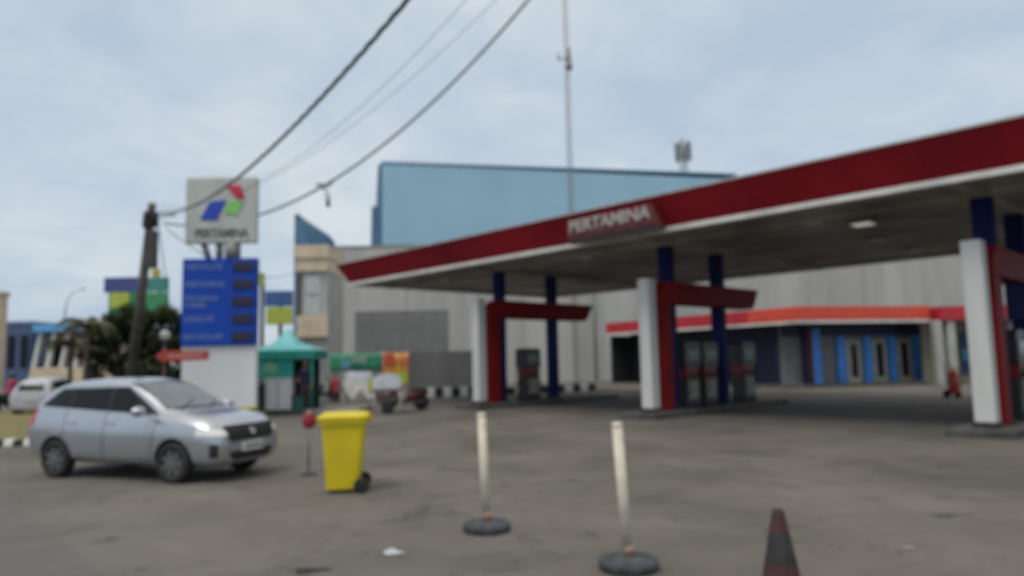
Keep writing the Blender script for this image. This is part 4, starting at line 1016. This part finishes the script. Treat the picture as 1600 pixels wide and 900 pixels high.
banner('wide green banner on poles left of the orange one', 516, 596, 553, 579, 38, mg, [(.22, .42, .15, .75, mat('banner_blue_patch', (.10, .32, .36), .6), 'blue_patch'), (.42, .72, .45, .85, mat('banner_grey_patch', (.22, .34, .28), .6), 'pale_patch')])
banner('orange and yellow banner at the right end of the stalls', 598, 638, 551, 602, 36.5, mo, [(.55, .98, .04, .42, mat('banner_lime', (.50, .58, .08), .6), 'lime_patch'), (.04, .45, .62, .96, mat('banner_red', (.60, .10, .06), .6), 'red_patch')])

# beige corner building
BY = 47.; M_beige = mat('beige_plaster', (.66, .54, .40), .8, .10, 1); M_pale = mat('pale_green_grey', (.42, .44, .41), .8, .1, 1)
a = at(463, 560, BY); b_ = at(511, 560, BY); zz = lambda py: at(487, py, BY).z; W2 = b_.x-a.x
t = thing('beige_corner_building', 'narrow beige and grey building at the left end of the warehouse wall', 'building', (a.x, BY, 0))
bm = B(); box(bm, 0, W2, 0, 4.4, 0, zz(405)); obj('wall', bm, M_pale, t)
bm = B(); box(bm, -.15, W2+.12, -.35, 4.5, zz(404), zz(384)); box(bm, -.05, W2+.05, -.2, 4.4, zz(424), zz(404)-.003); obj('cornice', bm, M_beige, t, bevel=.02)
bm = B(); box(bm, .1, W2+.1, -.35, -.002, zz(527), zz(494)); obj('balcony', bm, M_beige, t, bevel=.02)
bm = B(); box(bm, .55, 1.55, -.03, -.002, zz(490), zz(432)); wn = obj('window', bm, mat('window_pale', (.50, .55, .55), .3), t)
bm = B(); box(bm, .62, 1.48, -.05, -.031, zz(462), zz(459)); obj('frame', bm, M_steel, wn)
bm = B(); box(bm, -.02, .32, -.03, -.001, zz(494), zz(428)); obj('shadow_panel', bm, mat('shadow_brown', (.10, .09, .08), .8), t)  # flat dark panel on the wall face, standing in for shade
# blue buildings behind
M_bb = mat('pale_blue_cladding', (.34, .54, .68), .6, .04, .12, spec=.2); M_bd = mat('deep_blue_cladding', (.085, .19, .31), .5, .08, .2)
P = at(597, 255, 90.); Q = at(1152, 277, 100.)
t = thing('blue_building', 'huge pale blue windowless building rising behind the canopy', 'building', (P.x, P.y, 0), seg_frame(P, Q)); LB = (Q.xy-P.xy).length
bm = B(); k = 0; nb = 60
for k in range(nb): prism(bm, [(LB*k/nb, 0), (LB*(k+1)/nb, 0), (LB*(k+1)/nb, P.z-.01*k), (LB*k/nb, P.z-.01*k)], 0 if k % 2 else .02, 30)
obj('wall', bm, M_bb, t)
bm = B(); box(bm, -.1, LB, -.1, 30, P.z+.01, P.z+.25); box(bm, LB+.003, LB+1.6, .3, 30, 0, P.z-.9); obj('parapet', bm, mat('parapet_blue', (.22, .38, .52), .5), t)
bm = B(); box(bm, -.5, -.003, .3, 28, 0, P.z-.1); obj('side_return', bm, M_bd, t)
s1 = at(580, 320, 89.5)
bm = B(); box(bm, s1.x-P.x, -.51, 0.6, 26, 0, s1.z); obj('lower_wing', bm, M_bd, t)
a = at(458, 560, 80); b_ = at(483, 560, 80); t = thing('blue_gable_building', 'narrow deep blue gable end showing above the beige corner building', 'building', (a.x, 80, 0)); W2 = b_.x-a.x
h1, h2 = at(470, 334, 80).z, at(483, 378, 80).z
bm = B(); prism(bm, [(0, 0), (W2, 0), (W2, h2), (W2*.55, h1-.8), (.35, h1), (0, h1-.4)], 0, 14); obj('wall', bm, M_bd, t)
bm = B(); tube(bm, [(0, -.05, h1-.35), (.35, -.05, h1+.05), (W2*.55, -.05, h1-.75), (W2+.05, -.05, h2)], .08); obj('roof_edge', bm, mat('edge_blue', (.2, .32, .42)), t)
# rooftop antennas
q = at(1080, 276, 99.); zb_ = P.z+.45
t = thing('rooftop_antennas', 'cluster of grey panel antennas on the roof of the blue building', 'antenna', (q.x, q.y+4, zb_-.3)); hh = at(1080, 226, 99).z-zb_+2.6
bm = B(); cyl(bm, (0, 0, 0), (0, 0, hh), .14); cyl(bm, (.5, 0, 0), (.5, 0, hh*.8), .1); cyl(bm, (-.5, 0, 0), (-.5, 0, hh*.8), .1); obj('mast', bm, M_steel, t)
for k in range(6):
    aa = k*PI/3; bm = B(); cxx, cyy = 1.0*math.cos(aa), 1.0*math.sin(aa); box(bm, cxx-.22, cxx+.22, cyy-.12, cyy+.12, hh*.45, hh*.88); obj('panel', bm, mat('antenna_grey', (.22, .24, .25), .6), t, bevel=.03)
# tall mast behind the canopy
ma = at(893, 335, 50.); mb_ = at(882.5, 0, 50.); mdv = (mb_-ma); base = ma-mdv*(ma.z/mdv.z)
t = thing('lattice_mast', 'very tall thin lattice radio mast rising behind the canopy sign', 'mast', (base.x, base.y, 0)); TT = Vector((0, 0, 36)); w_ = .19
TT.x = mdv.x/mdv.z*36; TT.y = 0
bm = B(); cs = [Vector((w_*math.cos(a_), w_*math.sin(a_), 0)) for a_ in (PI/2, PI/2+2*PI/3, PI/2+4*PI/3)]
for c in cs: cyl(bm, c, TT+c, .028, seg=6)
nb = 72
for k in range(nb):
    for i in range(3):
        c0, c1_ = cs[i], cs[(i+1) % 3]; a_ = TT*(k/nb)+(c0 if k % 2 else c1_); b2_ = TT*((k+1)/nb)+(c1_ if k % 2 else c0); cyl(bm, a_, b2_, .014, seg=4, cap=False)
obj('lattice', bm, M_steel, t)
zf = at(886, 92, 50).z/36
bm = B(); c = TT*zf; cyl(bm, c+Vector((-.65, 0, 0)), c+Vector((.3, 0, 0)), .05); cyl(bm, c+Vector((-.6, 0, -.1)), c+Vector((-.6, 0, .5)), .06); cyl(bm, c+Vector((.15, 0, -.7)), c+Vector((.15, 0, .8)), .16)
lathe(bm, [(.0, -.35), (.22, -.3), (.25, 0), (.2, .25), (.0, .3)], c=tuple(c+Vector((.15, -.1, -.55)))); obj('antenna', bm, mat('ant', (.25, .26, .27), .5), t)

# ------------------------------------------------------------------ service shop
sh_top = 4.27; P1 = Vector((14.9, 37.4)); P2 = Vector((22.9, 39.2)); P0 = Vector((6.7, 51.5))
M_or = mat('orange_red_fascia', (.74, .085, .045), .45, .08, 1.); M_orr = mat('crimson_fascia', (.50, .025, .04), .45, .08, 1.)
shop = thing('service_shop', 'low station shop with an orange red fascia and blue pilasters under the canopy line', 'building', (P1.x, P1.y, 0))
def segm(Pa, Pb, x0, x1, z0, z1, d0, d1, nm, m_, par=shop, bev=0.):
    """box on the wall line Pa->Pb (local metres from Pa), d = depth behind the line"""
    t_ = (Pb-Pa).normalized(); nn_ = Vector((-t_.y, t_.x)); nn_ = nn_ if nn_.dot(Pa) > 0 else -nn_
    bm = B(); pts = []
    for (x, d) in ((x0, d0), (x1, d0), (x1, d1), (x0, d1)): q_ = Pa+t_*x+nn_*d-P1; pts.append(q_)
    lo = [bm.verts.new((q_.x, q_.y, z0)) for q_ in pts]; hi = [bm.verts.new((q_.x, q_.y, z1)) for q_ in pts]
    bm.faces.new(lo[::-1]); bm.faces.new(hi)
    for i in range(4): bm.faces.new((lo[i], lo[(i+1) % 4], hi[(i+1) % 4], hi[i]))
    bmesh.ops.recalc_face_normals(bm, faces=bm.faces[:])
    return obj(nm, bm, m_, par, bevel=bev)
LA = (P0-P1).length; LBs = (P2-P1).length; fz = 3.55
segm(P1, P2, .03, LBs, fz, sh_top, 0, .12, 'fascia', M_or, bev=.01); LF = wallhit(1168, 480, P1, P0)[0]; segm(P1, P0, 0, LF, fz, sh_top, 0, .12, 'fascia', M_or, bev=.01); segm(P1, P0, LF+.01, LA, fz, sh_top, 0, .12, 'fascia', M_orr, bev=.01)
segm(P1, P2, 0, LBs, fz-.16, fz-.003, .02, .3, 'fascia_lip', M_lip); segm(P1, P0, 0, LA, fz-.16, fz-.003, .02, .3, 'fascia_lip', M_lip)
segm(P1, P0, LA-.2, LA-.02, .02, fz-.2, .35, 2.2, 'end_wall', mat('shaded_opening_wall', (.022, .026, .032), .7, .1))  # near-black wall colour stands in for the unlit garage opening
# roof slab and soffit
t2 = (P2-P1).normalized(); n2_ = Vector((-t2.y, t2.x)); t0 = (P0-P1).normalized()
bm = B(); pts = [P1+Vector((.2, .3))*1-P1, P2-P1+Vector((0, .2)), P2-P1+Vector((0, 10)), P0-P1+Vector((3, 2.4)), P0-P1+Vector((.3, 0))]
lo = [bm.verts.new((q_.x, q_.y, fz+.02)) for q_ in pts]; hi = [bm.verts.new((q_.x, q_.y, sh_top-.08)) for q_ in pts]; bm.faces.new(lo[::-1]); bm.faces.new(hi)
for i in range(5): bm.faces.new((lo[i], lo[(i+1) % 5], hi[(i+1) % 5], hi[i]))
bmesh.ops.recalc_face_normals(bm, faces=bm.faces[:]); obj('roof', bm, mat('roof_dark', (.08, .08, .09), .8), shop)
WD = 2.2                                     # walls set back behind the fascia
segm(P1, P2, .4, LBs+3.5, 0.12, fz, WD, WD+.2, 'wall', mat('shop_wall', (.20, .20, .215), .7, .1)); segm(P1, P0, 1.2, LA*.5, .12, fz, WD, WD+.2, 'wall', mat('shop_wall_navy', (.03, .04, .09), .7, .1)); segm(P1, P0, LA*.5+.002, LA, .02, fz, WD, WD+.2, 'wall', mat('shaded_opening_wall', (.022, .026, .032), .7, .1))  # last wall near-black: shade of the garage opening put into its colour
segm(P1, P2, -.2, LBs, 0, .12, .4, WD+.4, 'step', M_isl, bev=.02); segm(P1, P0, .3, LA*.55, 0, .118, .4, WD+.4, 'step', M_isl, bev=.02)
def onwall(px, Pa, Pb, dep):
    t_ = (Pb-Pa).normalized(); nn_ = Vector((-t_.y, t_.x)); nn_ = nn_ if nn_.dot(Pa) > 0 else -nn_
    return wallhit(px, 550, Pa+nn_*dep, Pb+nn_*dep)[0]
FA = lambda px: onwall(px, P1, P2, WD); SA = lambda px: onwall(px, P1, P0, WD)
def fel(nm, p0_, p1_, z0, z1, m_, pr=.05, dd=0.): return segm(P1, P2, FA(p0_), FA(p1_), z0, z1, WD-pr, WD-.003-dd, nm, m_, bev=.005)
segm(P1, P2, .45, LBs+1.2, 2.75, fz-.17, WD-.10, WD-.003, 'header', mat('header_navy', (.02, .03, .09), .6))
for p0_, p1_ in ((1306, 1318), (1348, 1359), (1387, 1397), (1426, 1438)): fel('blue_pilaster', p0_, p1_, .13, 2.745, M_blue, .16)
for p0_, p1_ in ((1321, 1345), (1362, 1384), (1400, 1423)):
    fr_ = fel('glass_door', p0_, p1_, .13, 2.5, mat('door_cream', (.38, .38, .34), .5), .05); m_ = (p0_+p1_)/2
    g_ = segm(P1, P2, FA(m_-4), FA(m_+5), .2, 2.3, WD-.07, WD-.052, 'pane', M_glass, par=fr_)
    segm(P1, P2, FA(p0_+3), FA(p1_-3), .13, .4, WD-.09, WD-.072, 'kick_plate', mat('kick_cream', (.50, .45, .33), .6), par=fr_)
def sel(nm, p0_, p1_, z0, z1, m_, pr=.05):
    a_, b2_ = sorted((SA(p0_), SA(p1_))); return segm(P1, P0, a_, b2_, z0, z1, WD-pr, WD-.003, nm, m_, bev=.005)
fel('blue_pilaster', 1266, 1279, .13, 3.2, M_blue, .22); fel('red_pillar', 1254, 1264, .13, 3.25, M_redp, .3)
dr = fel('dark_door', 1212, 1240, .13, 2.5, mat('door_purple', (.05, .05, .14), .5), .06) if FA(1212) > .3 else sel('dark_door', 1212, 1240, .13, 2.5, mat('door_purple', (.05, .05, .14), .5), .06)
segm(P1, P2, FA(1441), FA(1462), .12, .75, WD-.35, WD-.003, 'bench_ledge', M_pale, bev=.01)
# annex at the right end
a = at(1466, 560, 38.6); t = thing('shop_annex', 'cream annex with a crimson fascia at the right end of the shop', 'building', (a.x, 38.6, 0))
b_ = at(1640, 560, 38.6); W2 = b_.x-a.x
bm = B(); box(bm, .1, W2, 1.6, 1.8, 0, 3.4); obj('wall', bm, mat('annex_wall', (.30, .28, .22), .7), t)
bm = B(); box(bm, .35, W2+1, 0, 6.2, 3.45, 4.2); obj('fascia', bm, M_orr, t, bevel=.01)
for px_ in (1466, 1486, 1560):
    q = at(px_, 560, 38.6); bm = B(); box(bm, q.x-a.x, q.x-a.x+.42, .1, .5, 0, 3.44); obj('pillar', bm, M_pale, t, bevel=.02)
q0 = at(1500, 560, 40.2); bm = B(); box(bm, q0.x-a.x, q0.x-a.x+.5, 1.5, 1.59, .5, 2.8); wd_ = obj('poster', bm, mat('poster_navy', (.03, .06, .14), .5), t)
bm = B(); box(bm, q0.x-a.x+.1, q0.x-a.x+.4, 1.48, 1.499, 1.2, 1.9); obj('light_patch', bm, mat('poster_cyan', (.08, .28, .5), .5), wd_)

# ------------------------------------------------------------------ signs and buildings at the left
M_lime = mat('lime_panel', (.42, .48, .07), .5, .1); M_vio = mat('violet_blue_panel', (.06, .08, .26), .5, .1); M_grn = mat('green_panel', (.05, .26, .11), .5, .1)
def billboard(label, px0, px1, py0, py1, Y, panels, nm='billboard', posts=2):
    a_ = at(px0, py0, Y); b2_ = at(px1, py1, Y); W2 = b2_.x-a_.x; Hh_ = a_.z-b2_.z; t = thing(nm, label, 'sign', (a_.x, Y, 0))
    for (x0, x1, y0, y1, m_, pn) in panels:
        bm = B(); box(bm, W2*x0+.02, W2*x1-.02, -.15, .15, b2_.z+Hh_*y0+.01, b2_.z+Hh_*y1-.01); obj(pn, bm, m_, t, bevel=.02)
    for k in range(posts):
        x = W2*(.15+.7*k/max(1, posts-1)) if posts > 1 else W2*.5
        bm = B(); cyl(bm, (x, .3, 0), (x, .3, a_.z-.1), .12); obj('post', bm, M_dark, t)
    return t
billboard('wide billboard with violet, green and yellow panels above the dark trees', 164, 262, 434, 494, 58, [(0, .62, .62, 1, M_vio, 'violet_panel'), (.08, .5, 0, .62, M_grn, 'green_panel'), (.12, .42, .62-.4, .61, M_lime, 'lime_panel'), (.5, 1, 0, .6, M_grn, 'green_panel'), (.62, 1, .62, .98, mat('teal_panel', (.06, .26, .22), .5), 'teal_panel'), (.74, .86, .99, 1.2, mat('badge_yellow', (.5, .42, .06), .5), 'yellow_badge')])
# the lime panel sits in front of the green one
for o in [o for o in COL.objects if o.name.startswith('lime_panel')]: o.location.y = -.18
billboard('blue over lime yellow shop sign between price board and beige building', 415, 457, 455, 510, 42, [(0, 1, .56, 1, mat('shop_sign_blue', (.05, .11, .30), .5), 'blue_panel'), (.05, 1, .06, .54, M_lime, 'lime_panel')], 'pole_sign', 1)
billboard('small yellow and green sign peeking out right of the price board', 404, 412, 426, 446, 44, [(0, 1, 0, 1, M_lime, 'panel')], 'pole_sign', 1)
# blue roofed hall
HY = 62.; a = at(48, 560, HY); b_ = at(176, 560, HY); W2 = b_.x-a.x; zz = lambda py: at(100, py, HY).z
t = thing('blue_roofed_hall', 'low hall with a bright blue roof edge and slanting white struts', 'building', (a.x, HY, 0))
bm = B(); box(bm, .4, W2, 1, 10, 0, zz(518)); obj('wall', bm, mat('hall_wall', (.19, .20, .22), .6, .15, 1), t)
bm = B(); box(bm, 0, W2+.3, 0, 10.4, zz(518)+.003, zz(506)); obj('roof', bm, mat('hall_roof_blue', (.13, .40, .75), .5), t, bevel=.03)
for k in range(6):
    x = W2*(.02+.17*k); bm = B(); prism(bm, [(x-.7, 0.0), (x-.3, 0.0), (x+.55, zz(519)), (x+.25, zz(519))], .3, .7); obj('strut', bm, M_white, t, bevel=.02)
for k in range(4):
    x = 1.4+k*1.6; bm = B(); box(bm, x, x+1.0, .95, .998, 1.2, zz(530)); obj('window', bm, M_glass, t)
bm = B(); box(bm, .1, W2*.9, -.1, .25, 0, zz(574)); obj('parapet_wall', bm, M_beige, t)
a = at(-60, 560, 66); b_ = at(46, 560, 66); W2 = b_.x-a.x; t = thing('deep_blue_shed', 'deep blue flat roofed building at the left edge of the photo', 'building', (a.x, 66, 0))
zz = lambda py: at(30, py, 66).z
bm = B(); box(bm, 0, W2, 0, 12, 0, zz(507)); obj('wall', bm, mat('shed_blue', (.07, .11, .22), .6), t)
bm = B(); box(bm, -.1, W2+.1, -.1, 12.1, zz(507)+.003, zz(502)); obj('roof_trim', bm, mat('trim_blue', (.14, .22, .36), .6), t)
for k in range(3): bm = B(); box(bm, 3+k*1.2, 3.7+k*1.2, -.03, -.002, 2, 5); obj('window', bm, M_glass, t)
a = at(-34, 560, 48); b_ = at(-5, 560, 48); t = thing('cream_gatepost', 'tall cream pillar cut by the left edge of the photo', 'pillar', (a.x, 48, 0))
bm = B(); box(bm, 0, b_.x-a.x, 0, .8, 0, at(4, 462, 48).z); obj('shaft', bm, M_beige, t, bevel=.03)
bm = B(); box(bm, -.1, b_.x-a.x+.1, -.1, .9, at(4, 462, 48).z+.002, at(4, 455, 48).z); obj('cap', bm, M_beige, t, bevel=.02)
a = at(128, 560, 52); b_ = at(205, 560, 52); W2 = b_.x-a.x; zz = lambda py: at(165, py, 52).z
t = thing('peach_house', 'low peach coloured house behind the palms with a pitched roof', 'house', (a.x, 52, 0))
bm = B(); box(bm, 0, W2, 0, 5, 0, zz(556)); obj('wall', bm, mat('peach_wall', (.55, .42, .30), .8, .1), t)
bm = B(); prism(bm, [(-.3, zz(556)+.003), (W2+.3, zz(556)+.003), (W2*.55, zz(540))], -.3, 5.3); obj('roof', bm, mat('roof_tile', (.30, .24, .20), .8), t)
for k in range(2):
    bm = B(); box(bm, .5+k*1.8, 1.3+k*1.8, -.03, -.002, 1.0, 2.2); obj('window', bm, M_glass, t)
# curved street lamp
q = at(101, 500, 70); t = thing('street_lamp', 'thin street lamp with a curved arm standing faint against the sky above the blue roof', 'street lamp', (q.x, 70, 0)); zt = at(110, 452, 70).z
bm = B(); tube(bm, [(0, 0, 0), (0, 0, zt*.75), (.15, 0, zt*.88), (.7, 0, zt*.97), (1.5, 0, zt)], [.09, .07, .06, .05, .04]); obj('mast', bm, M_steel, t)
bm = B(); loftbox(bm, [(zt-.1, 1.4, 2.0, -.12, .12, .04), (zt+.05, 1.45, 1.9, -.1, .1, .04)]); obj('lamp_head', bm, M_steel, t)
